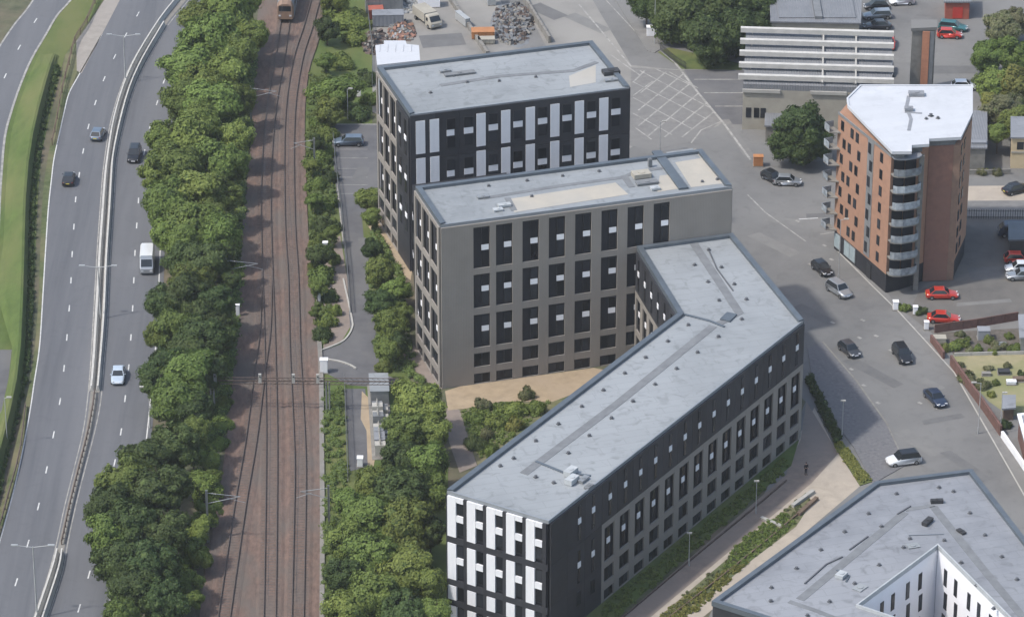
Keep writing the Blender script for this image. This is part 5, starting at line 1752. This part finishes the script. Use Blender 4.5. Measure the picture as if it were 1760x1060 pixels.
def leaf_mesh(name, lobes, nleaf, size, rs, core=.80, up=.25, zmin=None, glob=1.0):
    """lobes: (n,4) centres and radii.  Leaves on and inside the lobes, a dark twiggy core within."""
    lobes = np.asarray(lobes, float)
    area = lobes[:, 3] ** 2
    idx = rs.choice(len(lobes), nleaf, p=area / area.sum())
    d = rs.normal(size=(nleaf, 3)); d[:, 2] += up; d /= np.linalg.norm(d, axis=1)[:, None]
    rad = lobes[idx, 3] * (0.74 + .52 * rs.random(nleaf) ** 1.3)
    c = lobes[idx, :3] + d * rad[:, None] * np.array([1, 1, .9])
    # drop leaves buried in other lobes
    dist = np.linalg.norm(c[:, None, :] - lobes[None, :, :3], axis=2) / lobes[None, :, 3]
    keep = (dist < .70).sum(1) == 0
    if zmin is not None:
        keep &= c[:, 2] > zmin
    c = c[keep]; d = d[keep]; n = len(c)
    gd_ = c - lobes[:, :3].mean(0) * np.array([1, 1, .6]); gd_ /= (np.linalg.norm(gd_, axis=1)[:, None] + 1e-6)
    nrm = d * .55 + gd_ * (glob * .9) + rs.normal(scale=.42, size=(n, 3)); nrm /= np.linalg.norm(nrm, axis=1)[:, None]
    t = np.cross(nrm, rs.normal(size=(n, 3))); t /= np.linalg.norm(t, axis=1)[:, None]
    b = np.cross(nrm, t)
    s = size * rs.uniform(.6, 1.35, n)[:, None]
    l = s * rs.uniform(.55, .95, n)[:, None]
    q = np.stack([c - t * s, c - b * l * .8 + nrm * s * .12, c + t * s, c + b * l * .8 + nrm * s * .12], 1).reshape(-1, 3)
    verts = [q]; faces = [np.arange(4 * n).reshape(-1, 4)]
    tint = rs.beta(2.2, 2.0, n)
    # clumps share a tone
    lt = rs.uniform(-.12, .12, len(lobes)); tint = np.clip(tint * .7 + .15 + lt[idx[keep]], 0, 1)
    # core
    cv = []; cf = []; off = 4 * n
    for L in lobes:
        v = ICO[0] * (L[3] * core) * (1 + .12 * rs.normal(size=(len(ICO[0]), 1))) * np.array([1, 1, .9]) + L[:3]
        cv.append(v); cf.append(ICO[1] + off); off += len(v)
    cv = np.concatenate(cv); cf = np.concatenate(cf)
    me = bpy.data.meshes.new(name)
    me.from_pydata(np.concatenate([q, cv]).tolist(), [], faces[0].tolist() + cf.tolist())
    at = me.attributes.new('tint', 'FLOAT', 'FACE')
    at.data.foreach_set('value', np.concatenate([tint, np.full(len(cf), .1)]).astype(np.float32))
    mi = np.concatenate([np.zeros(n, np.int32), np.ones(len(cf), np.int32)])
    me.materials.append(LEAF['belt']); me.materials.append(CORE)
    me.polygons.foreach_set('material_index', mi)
    me.update()
    return me


def crown_lobes(rs, n, zs=.85, r0=.26, r1=.42):
    out = []
    tries = 0
    while len(out) < n and tries < 4000:
        tries += 1
        d = rs.normal(size=3); d /= np.linalg.norm(d)
        q = rs.random() ** .45 * .82
        p = d * q * np.array([1, 1, zs])
        r = rs.uniform(r0, r1)
        if all(np.linalg.norm(p - np.array(o[:3])) > .17 for o in out):
            out.append((*p, r))
    return out


CROWNS = []
for k in range(6):
    rs = np.random.default_rng(100 + k)
    CROWNS.append(leaf_mesh('crown', crown_lobes(rs, 64, .85, .13, .31), 14000, .056, rs, .82))
LOOSE = []
for k in range(3):
    rs = np.random.default_rng(200 + k)
    LOOSE.append(leaf_mesh('crown', crown_lobes(rs, 22, .8, .18, .32), 6500, .062, rs, .66))
SHRUB = []
for k in range(3):
    rs = np.random.default_rng(300 + k)
    lb = [(x, y, max(z, -.1) * .8 + .25, r) for x, y, z, r in crown_lobes(rs, 11, .6, .28, .42)]
    SHRUB.append(leaf_mesh('foliage', lb, 2600, .095, rs, .82))
TRUNKS = []
for k in range(3):
    rs = random.Random(k)
    mb = MB()
    mb.tube((0, 0, 0), (.02, .01, .45), .055, .04, 8); mb.tube((.02, .01, .45), (0, .03, .95), .04, .022, 7)
    for j in range(6):
        a = j * 1.05 + rs.random(); z = .40 + .09 * j
        mb.tube((.01, .01, z), (.34 * math.cos(a), .34 * math.sin(a), z + .28 + .1 * rs.random()), .022, .009, 5)
        mb.tube((.2 * math.cos(a), .2 * math.sin(a), z + .17), (.42 * math.cos(a + .6), .42 * math.sin(a + .6), z + .33), .012, .006, 4)
    TRUNKS.append(mb.mesh('trunk'))
tree_n = 0


def tree(x, y, rpx, zc, leaf, label, group, kind='tree', loose=False, zs=1.0):
    """x, y: photographed centre of the crown; rpx: its radius in photograph pixels; zc: height of the crown centre"""
    global tree_n
    tree_n += 1
    p = P(x, y, zc)
    sc = 12.4 * (1 + (y - 530) / 3600.0)
    rm = rpx / sc * 1.12
    r = empty({'tree': 'tree', 'shrub': 'shrub'}[kind], (p.x, p.y, 0), random.uniform(0, 6.28))
    if kind == 'tree':
        me = (LOOSE if loose else CROWNS)[tree_n % (3 if loose else 6)]
        o = put('crown', me, None, r, (0, 0, zc), 0, (rm * random.uniform(.88, 1.12), rm * random.uniform(.88, 1.18), rm * zs * random.uniform(.85, 1.15)))
        o.rotation_euler = (random.uniform(-.35, .35), random.uniform(-.35, .35), 0)
    else:
        me = SHRUB[tree_n % 3]
        o = put('foliage', me, None, r, (0, 0, 0), 0, (rm, rm * random.uniform(.9, 1.1), zc * 1.7 * zs))
    if leaf != 'belt':
        o.material_slots[0].link = 'OBJECT'; o.material_slots[0].material = LEAF[leaf]
    if kind == 'tree':
        put('trunk', TRUNKS[tree_n % 3], M['trunk'], r, (0, 0, 0), 0, (rm * .9, rm * .9, zc + rm * .3))
    else:
        put('stem', TRUNKS[tree_n % 3], M['trunk'], r, (0, 0, 0), 0, (rm * .8, rm * .8, zc * 1.2))
    tag(r, label, kind, group)
    return r


belt = [(345, 210, 34), (400, 285, 26), (315, 330, 34), (355, 370, 34), (312, 412, 30), (330, 480, 34), (395, 480, 18), (325, 610, 34), (345, 545, 30), (375, 560, 26), (275, 575, 28), (270, 660, 28), (330, 740, 28), (380, 60, 32), (345, 145, 34), (395, 20, 48), (350, 35, 38), (432, 58, 28), (362, 72, 48), (405, 90, 34), (325, 118, 44), (385, 125, 44), (318, 172, 42), (365, 180, 48), (412, 172, 28), (402, 235, 36), (330, 240, 48), (288, 238, 32), (372, 282, 42), (302, 292, 46), (272, 300, 32), (345, 335, 48), (384, 338, 30), (290, 352, 46), (330, 392, 50), (290, 400, 30), (376, 402, 34), (320, 452, 34), (355, 452, 46), (388, 440, 22), (322, 512, 46), (284, 522, 34), (365, 522, 36), (302, 572, 44), (350, 582, 42), (283, 632, 40), (325, 642, 46), (358, 632, 32), (304, 692, 40), (335, 704, 34), (300, 765, 42), (250, 792, 42)]
low = [(218, 832, 46), (276, 842, 50), (190, 875, 38), (184, 922, 40), (232, 905, 50), (284, 912, 42), (206, 968, 42), (258, 972, 46), (236, 1016, 40), (280, 1030, 38), (210, 1052, 30)]
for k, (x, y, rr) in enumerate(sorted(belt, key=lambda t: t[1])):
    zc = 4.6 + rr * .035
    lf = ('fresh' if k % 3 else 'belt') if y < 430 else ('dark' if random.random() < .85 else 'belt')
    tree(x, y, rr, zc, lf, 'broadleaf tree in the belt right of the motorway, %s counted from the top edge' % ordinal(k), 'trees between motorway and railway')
for k, (x, y, rr) in enumerate(sorted(low, key=lambda t: t[1])):
    tree(x, y, rr, 5.2 + rr * .03, 'dark' if k % 5 else 'belt', 'dark broadleaf tree in the bottom clump beside the motorway, %s from its top' % ordinal(k), 'trees between motorway and railway')
pales = [(352, 790, 26), (350, 835, 30), (362, 878, 26), (345, 905, 28), (330, 950, 30), (350, 960, 18), (318, 1000, 30), (300, 1045, 30), (335, 1030, 20), (365, 820, 20)]
for k, (x, y, rr) in enumerate(sorted(pales, key=lambda t: t[1])):
    tree(x, y, rr, 2.4, 'fresh', 'light green young tree beside the track, %s of the row from the top' % ordinal(k), 'young trees left of the tracks', loose=True)
sh = [(385, 590, 18), (390, 620, 16), (380, 690, 18), (385, 725, 18), (375, 760, 18), (398, 560, 14), (370, 715, 14)]
for k, (x, y, rr) in enumerate(sorted(sh, key=lambda t: t[1])):
    tree(x, y, rr, .9, 'fresh', 'low shrub on the left bank of the tracks, %s from the top' % ordinal(k), 'shrubs left of the tracks', 'shrub')
rail_r = [(560, 225, 20), (562, 255, 16), (536, 285, 12), (566, 300, 16), (540, 345, 14), (570, 400, 14), (545, 410, 16), (572, 440, 12), (540, 455, 12), (568, 505, 14), (575, 530, 10), (542, 535, 12), (590, 100, 22), (560, 105, 16), (610, 30, 24), (590, 25, 36), (562, 50, 24), (610, 60, 22), (575, 0, 30), (558, 150, 28), (590, 160, 34), (612, 190, 20), (566, 190, 28), (548, 205, 18), (548, 272, 24), (543, 315, 18), (556, 345, 22), (560, 382, 22), (552, 440, 22), (556, 470, 24), (545, 495, 16), (560, 545, 20), (552, 568, 16), (545, 245, 16), (632, 130, 20), (634, 165, 16)]
for k, (x, y, rr) in enumerate(sorted(rail_r, key=lambda t: t[1])):
    tree(x, y, rr, (1.6 + rr * .05) if k % 3 == 0 else .8 + rr * .02, ['fresh', 'belt', 'fresh', 'dark'][k % 4], 'bushy %s on the strip right of the tracks, %s from the top edge' % ('tree' if k % 3 == 0 else 'shrub', ordinal(k)), 'trees right of the tracks', 'tree' if k % 3 == 0 else 'shrub', loose=True)
westb = [(636, 340, 24), (640, 372, 16), (640, 428, 18), (652, 468, 28), (682, 498, 24), (656, 520, 28), (690, 535, 18), (670, 560, 28), (664, 600, 24), (684, 590, 20), (660, 632, 14)]
for k, (x, y, rr) in enumerate(sorted(westb, key=lambda t: t[1])):
    tree(x, y, rr, 1.6 + rr * .05, ['belt', 'fresh', 'dark'][k % 3], 'bushy tree between the service road and the blocks, %s from the car park down' % ordinal(k), 'trees left of the blocks')
mid = [(722, 690, 46), (700, 738, 36), (742, 740, 32), (690, 790, 36), (735, 795, 34), (640, 835, 36), (600, 868, 32), (690, 848, 42), (738, 845, 32), (642, 892, 42), (594, 925, 32), (700, 908, 46), (740, 912, 28), (640, 955, 46), (592, 985, 32), (702, 978, 46), (738, 1000, 30), (642, 1022, 46), (598, 1050, 36), (692, 1052, 42), (742, 1056, 30)]
for k, (x, y, rr) in enumerate(sorted(mid, key=lambda t: t[1])):
    zc = 3.6 + rr * .035
    tree(x, y, rr, zc, ['fresh', 'belt', 'fresh', 'dark'][k % 4], 'leafy tree between the tracks and the white panelled end, %s from the top' % ordinal(k), 'trees left of the long block')
tr = [(1182, 26, 52), (1242, 24, 52), (1296, 16, 42), (1222, 66, 42), (1266, 55, 38), (1112, 2, 30), (1150, 14, 38), (1305, 48, 26)]
for k, (x, y, rr) in enumerate(sorted(tr, key=lambda t: t[0])):
    tree(x, y, rr, 4.5, 'dark', 'dark tree at the top beside the grass corner, %s from the left' % ordinal(k), 'trees left of the flat roofed hall')
r = tree(1378, 222, 46, 5.6, 'dark', 'large dark round tree between the louvred building and the brick tower', 'trees beside the brick tower', zs=1.15)
r.rotation_euler = (0, 0, 0)
for k, (dx, dy, z_, q) in enumerate(((-2.1, -.8, 3.6, 2.9), (2.2, -.6, 3.7, 2.9), (.2, -1.8, 3.0, 2.8), (-.4, 1.6, 4.2, 3.0))):
    o = put('crown', CROWNS[(k + 2) % 6], None, r, (dx, dy, z_), k * 1.3, (q, q, q))
    o.material_slots[0].link = 'OBJECT'; o.material_slots[0].material = LEAF['dark']
rt = [(1722, 50, 28, 'pale'), (1745, 35, 26, 'pale'), (1700, 95, 26, 'belt'), (1740, 95, 34, 'fresh'), (1708, 145, 30, 'fresh'), (1745, 150, 36, 'yellow'), (1722, 190, 32, 'pale'), (1752, 205, 34, 'belt'), (1700, 175, 18, 'yellow'), (1715, 228, 20, 'belt')]
for k, (x, y, rr, lf) in enumerate(rt):
    tree(x, y, rr, 3.5, lf, '%s tree at the right edge above the side road, %s from the top' % ({'pale': 'pale blossoming', 'belt': 'mid green', 'fresh': 'light green', 'yellow': 'yellow green'}[lf], ordinal(k)), 'trees behind the tower')
gd = [(1640, 590, 16, 'fresh'), (1655, 585, 14, 'fresh'), (1625, 596, 10, 'yellow'), (1680, 596, 10, 'belt'), (1715, 590, 14, 'pale'), (1745, 596, 12, 'belt'), (1665, 648, 20, 'olive'), (1690, 658, 14, 'olive'), (1700, 580, 8, 'belt'), (1555, 525, 12, 'belt'), (1580, 530, 12, 'dark'), (1728, 725, 10, 'dark'), (1690, 292, 10, 'olive'), (1715, 293, 9, 'olive')]
for k, (x, y, rr, lf) in enumerate(gd):
    tree(x, y, rr, .7, lf, ['bright green shrub at the left of the garden bed', 'bright green shrub next to the leftmost one in the garden bed', 'small yellow green plant at the garden bed corner', 'small green plant in the middle of the garden bed', 'pale shrub beside the garden tent', 'green shrub at the right end of the garden bed', 'dull brown green bush on the dry lawn by the wall', 'small dull bush right of the larger one by the wall', 'tiny green plant above the garden tent', 'green shrub at the foot of the balcony stack', 'dark shrub beside the red parked cars', 'dark bush beside the white trimmed house', 'dull shrub behind the low grey wall', 'dull shrub at the right of the low grey wall'][k], 'garden shrubs', 'shrub')
for k, (x, y, rr, lf, lb) in enumerate(((1650, 625, 7, 'olive', 'small dull plant at the top left of the dry lawn'), (1700, 630, 8, 'pale', 'pale plant near the top of the dry lawn'), (1712, 655, 7, 'belt', 'small green plant in the middle of the dry lawn'), (1730, 625, 8, 'olive', 'dull plant at the top right of the dry lawn'), (1755, 640, 9, 'dark', 'dark plant at the right edge of the dry lawn'), (1705, 675, 8, 'yellow', 'yellow green plant beside the garden shed'), (1668, 600, 8, 'pale', 'pale plant at the lower side of the garden bed'), (1705, 602, 8, 'fresh', 'fresh green plant at the lower side of the garden bed'), (1735, 575, 9, 'fresh', 'fresh green plant at the back of the garden bed'), (1650, 572, 8, 'olive', 'dull plant along the dull red fence'))):
    tree(x, y, rr, .5, lf, lb, 'garden shrubs', 'shrub')
cabinet(1655, 640, .9, .9, .35, M['timber'], 'small timber planter at the left of the dry lawn', False, 'planter')
cabinet(1695, 645, 1.1, .6, .4, M['concrete_d'], 'grey stone trough on the dry lawn', False, 'planter')
cabinet(1750, 655, 1.4, .8, .5, M['timber'], 'brown timber planter at the right of the dry lawn', False, 'planter')
cabinet(1660, 590, 1.0, .7, .5, M['concrete'], 'pale stone block in the garden bed', False, 'garden_box')
cabinet(1720, 598, 1.3, .8, .7, M['metal'], 'grey water tank in the garden bed', False, 'garden_box')
cy = [(832, 690, 14, 'pale'), (905, 672, 14, 'olive'), (880, 700, 22, 'fresh'), (815, 715, 16, 'belt'), (850, 720, 18, 'fresh'), (820, 755, 18, 'dark'), (845, 770, 14, 'belt'), (885, 725, 16, 'yellow'), (920, 695, 16, 'belt'), (835, 740, 14, 'olive')]
for k, (x, y, rr, lf) in enumerate(cy):
    tree(x, y, rr, 1.0, lf, ['pale shrub on the sandy path edge in the courtyard', 'thin olive shrub standing alone on the sandy courtyard path', 'large green shrub in the middle of the courtyard garden', 'green shrub at the left corner of the courtyard garden', 'green shrub in front of the left corner one', 'dark shrub beside the brown path in the courtyard', 'green shrub at the lowest point of the courtyard garden', 'yellow green shrub near the long block roof edge', 'green shrub at the right end of the courtyard garden', 'olive shrub between the dark one and the large one'][k], 'courtyard shrubs', 'shrub')


# low planting nobody could count: one object each
def in_poly(p, poly):
    x, y = p; ins = False
    for (x0, y0), (x1, y1) in zip(poly, poly[1:] + poly[:1]):
        if (y0 > y) != (y1 > y) and x < (x1 - x0) * (y - y0) / (y1 - y0) + x0:
            ins = not ins
    return ins


def planting(name, px, n, h, rad, leaf, label, seed, per=14, z0=0.0, size=.13):
    per = int(per * 1.9)
    rs = np.random.default_rng(seed)
    poly = [(p.x, p.y) for p in PP(px)]
    xs = [p[0] for p in poly]; ys = [p[1] for p in poly]
    lob = []
    while len(lob) < n:
        q = (rs.uniform(min(xs), max(xs)), rs.uniform(min(ys), max(ys)))
        if in_poly(q, poly):
            r_ = rs.uniform(.6, 1.2) * rad
            lob.append((q[0], q[1], z0 + rs.uniform(.2, 1) * h, r_))
    me = leaf_mesh(name, lob[:], n * per, size, rs, .75, .5, .01, 0.0) if n < 400 else None
    if me is None:
        # in batches to keep the neighbour test small
        parts = []
        lob.sort(key=lambda t: t[1])
        allv = []; allf = []; allt = []; allm = []; off = 0
        for i in range(0, n, 150):
            m_ = leaf_mesh('tmp', lob[i:i + 150], 150 * per, size, rs, .75, .5, .01, 0.0)
            v = np.empty(len(m_.vertices) * 3); m_.vertices.foreach_get('co', v)
            allv.append(v.reshape(-1, 3))
            allf += [tuple(np.array(p.vertices) + off) for p in m_.polygons]
            t = np.empty(len(m_.polygons), np.float32); m_.attributes['tint'].data.foreach_get('value', t); allt.append(t)
            mm = np.empty(len(m_.polygons), np.int32); m_.polygons.foreach_get('material_index', mm); allm.append(mm)
            off += len(m_.vertices)
            bpy.data.meshes.remove(m_)
        me = bpy.data.meshes.new(name)
        me.from_pydata(np.concatenate(allv).tolist(), [], allf)
        at = me.attributes.new('tint', 'FLOAT', 'FACE'); at.data.foreach_set('value', np.concatenate(allt))
        me.materials.append(LEAF[leaf]); me.materials.append(CORE)
        me.polygons.foreach_set('material_index', np.concatenate(allm)); me.update()
    o = put(name, me, None)
    me.materials[0] = LEAF[leaf]
    tag(o, label, 'planting', None, 'stuff')
    return o


planting('facade_planting', [(1035, 1045), (1345, 788), (1358, 806), (1310, 846), (1075, 1048), (1040, 1075)], 240, .12, .34, 'fresh', 'dark green planting strip along the foot of the long block', 1, 24)
planting('garden_planting', [(1262, 940), (1310, 900), (1352, 880), (1366, 902), (1290, 962), (1235, 1000)], 230, .06, .30, 'fresh', 'green planting in the small garden beside the plaza', 2, 20)
planting('garden_planting', [(1150, 1045), (1240, 985), (1290, 962), (1200, 1050), (1170, 1070), (1120, 1075)], 230, .05, .28, 'yellow', 'yellow green planting at the bottom of the small garden', 3, 20)
planting('garden_planting', [(1110, 1075), (1385, 848), (1394, 862), (1366, 900), (1290, 955), (1150, 1070)], 200, .03, .24, 'olive', 'thin olive ground cover in the bed beside the plaza path', 31, 14)
hp = [(x + 2, y + 8) for x, y, h in RIDGE[1:]]
planting('bank_shade_foliage', hp + [(x + 13, y) for x, y in hp[::-1]], 900, .55, .40, 'dark', 'rough dark green foliage added in the shade band of the grass bank', 33, 22)  # dark leaves added to deepen the shade on the steep side
planting('belt_scrub', [(440, 90), (432, 220), (420, 330), (412, 440), (380, 440), (395, 330), (405, 200), (415, 90)], 260, .5, .8, 'belt', 'shaded green scrub between the belt trees and the ballast', 32, 14)
planting('corner_planting', [(1432, 764), (1446, 762), (1496, 826), (1479, 832)], 150, .05, .28, 'yellow', 'bright green planting on the corner lawn beside the plaza', 4, 20, .12)
planting('shaded_hedge', [(1386, 655), (1394, 650), (1445, 752), (1436, 762)], 150, .35, .40, 'dark', 'dark shaded hedge beside the shaded pavement', 5, 24, .1)
planting('courtyard_planting', [(792, 708), (860, 694), (945, 692), (900, 735), (830, 790), (815, 770)], 390, .08, .36, 'belt', 'green ground planting filling the courtyard garden', 6, 18)
planting('track_scrub', [(418, 440), (405, 600), (392, 700), (372, 800), (345, 900), (318, 1010), (300, 1110), (250, 1110), (330, 900), (345, 760), (365, 600), (380, 450)], 500, .4, .7, 'fresh', 'low green scrub on the left bank of the railway', 8, 16)
planting('track_scrub', [(532, 130), (565, 120), (570, 250), (580, 400), (560, 600), (548, 570), (535, 450), (528, 300)], 420, .3, .6, 'belt', 'low green scrub between the tracks and the service road', 9, 16)
planting('track_scrub', [(556, 670), (590, 670), (594, 800), (600, 850), (640, 820), (660, 1000), (570, 1110), (556, 1110)], 420, .3, .6, 'fresh', 'low green scrub right of the cable trough', 10, 16)
planting('bank_scrub', [(640, 380), (700, 490), (706, 600), (730, 660), (700, 650), (655, 620), (632, 470)], 260, .3, .6, 'belt', 'green scrub on the bank left of the blocks', 12, 16)

# ------------------------------------------------------------------ pedestrian
def skin_fig(name, verts, edges, radii, m, parent, sub=2, root=0):
    me = bpy.data.meshes.new(name)
    me.from_pydata(verts, edges, [])
    o = put(name, me, m, parent)
    sk = o.modifiers.new('skin', 'SKIN')
    if not me.skin_vertices:
        pass
    for i, r_ in enumerate(radii):
        v = me.skin_vertices[0].data[i]
        v.radius = (r_, r_) if not isinstance(r_, tuple) else r_
        v.use_root = (i == root)
    o.modifiers.new('sub', 'SUBSURF').levels = sub
    o.modifiers['sub'].render_levels = sub
    return o


pp_ = P(1385, 815)
per = empty('person', (pp_.x, pp_.y, .02), R(200))
V = [(0, 0, .95), (0, 0, 1.15), (0, 0, 1.38), (0, .01, 1.48), (0, .02, 1.56), (0, .03, 1.68)]
E_ = [(0, 1), (1, 2), (2, 3), (3, 4), (4, 5)]
RA = [(.15, .10), (.14, .10), (.17, .11), .06, .085, .085]
for s in (-1, 1):
    b0 = len(V)
    V += [(s * .09, 0, .88), (s * .10, .02 * s, .48), (s * .10, -.03 * s, .09), (s * .10, .11 - .03 * s, .04)]
    E_ += [(0, b0), (b0, b0 + 1), (b0 + 1, b0 + 2), (b0 + 2, b0 + 3)]
    RA += [.085, .06, .042, .036]
    b1 = len(V)
    V += [(s * .19, 0, 1.40), (s * .24, -.02, 1.13), (s * .25, .05, .90), (s * .25, .07, .83)]
    E_ += [(2, b1), (b1, b1 + 1), (b1 + 1, b1 + 2), (b1 + 2, b1 + 3)]
    RA += [.06, .045, .034, .035]
    for f in range(5):
        b2 = len(V)
        dy = -.035 + f * .017
        ln = (.05, .085, .09, .085, .07)[f]
        V += [(s * .25, .07 + dy, .80), (s * .245, .085 + dy * 1.3, .80 - ln)]
        E_ += [(b1 + 3, b2), (b2, b2 + 1)]
        RA += [.010, .008]
SKIN = mat('skin', (.50, .33, .25), (.45, .30, .23), 3, .6)
try:
    skin_fig('body', V, E_, RA, SKIN, per)
    vj = [(0, 0, .93), (0, 0, 1.15), (0, 0, 1.38), (0, .005, 1.46)]; ej = [(0, 1), (1, 2), (2, 3)]; rj = [(.175, .13), (.165, .125), (.19, .13), .09]
    for s in (-1, 1):
        b1 = len(vj); vj += [(s * .195, 0, 1.40), (s * .245, -.02, 1.13), (s * .25, .04, .93)]; ej += [(2, b1), (b1, b1 + 1), (b1 + 1, b1 + 2)]; rj += [.08, .062, .05]
    skin_fig('jacket', vj, ej, rj, mat('dark_jacket', (.02, .02, .025), (.015, .015, .02), 3, .9), per)
    vt = [(0, 0, .95)]; et = []; rt_ = [(.165, .115)]
    for s in (-1, 1):
        b0 = len(vt); vt += [(s * .09, 0, .86), (s * .10, .02 * s, .48), (s * .10, -.03 * s, .10)]; et += [(0, b0), (b0, b0 + 1), (b0 + 1, b0 + 2)]; rt_ += [.10, .078, .065]
    skin_fig('trousers', vt, et, rt_, mat('dark_trousers', (.028, .03, .04), (.02, .022, .03), 3, .9), per)
except Exception as ex:
    print('person', ex)
mb = MB()
v = ICO[0] * np.array([.10, .115, .10]) + np.array([0, .015, 1.70])
mb.add([tuple(q) for q in v if True], [tuple(f) for f in ICO[1].tolist()])
mb.build('hair', mat('dark_hair', (.03, .022, .018), (.02, .015, .012), 3, .8), per)
for s in (-1, 1):
    mb = MB(); mb.box(s * .10 - .05, -.08 - .03 * s, 0, s * .10 + .05, .20 - .03 * s, .08); mb.build('shoe', M['tyre'], per)
tag(per, 'person in dark clothes standing on the plaza path by the long block', 'person')

# ------------------------------------------------------------------ thin summer haze
mb = MB(); mb.box(-720, -540, -1.5, 720, 930, 262)
hz = mb.build('haze', None)
hm = bpy.data.materials.new('haze_air'); hm.use_nodes = True
hn = hm.node_tree
hn.nodes.remove(hn.nodes['Principled BSDF'])
pv = hn.nodes.new('ShaderNodeVolumePrincipled')
pv.inputs['Color'].default_value = (.93, .95, 1.0, 1)
pv.inputs['Density'].default_value = 0.00008
pv.inputs['Anisotropy'].default_value = 0.2
hn.links.new(pv.outputs[0], hn.nodes['Material Output'].inputs['Volume'])
hz.data.materials.append(hm)
hz['kind'] = 'stuff'
hz['label'] = 'thin pale summer haze filling the air over the whole place'
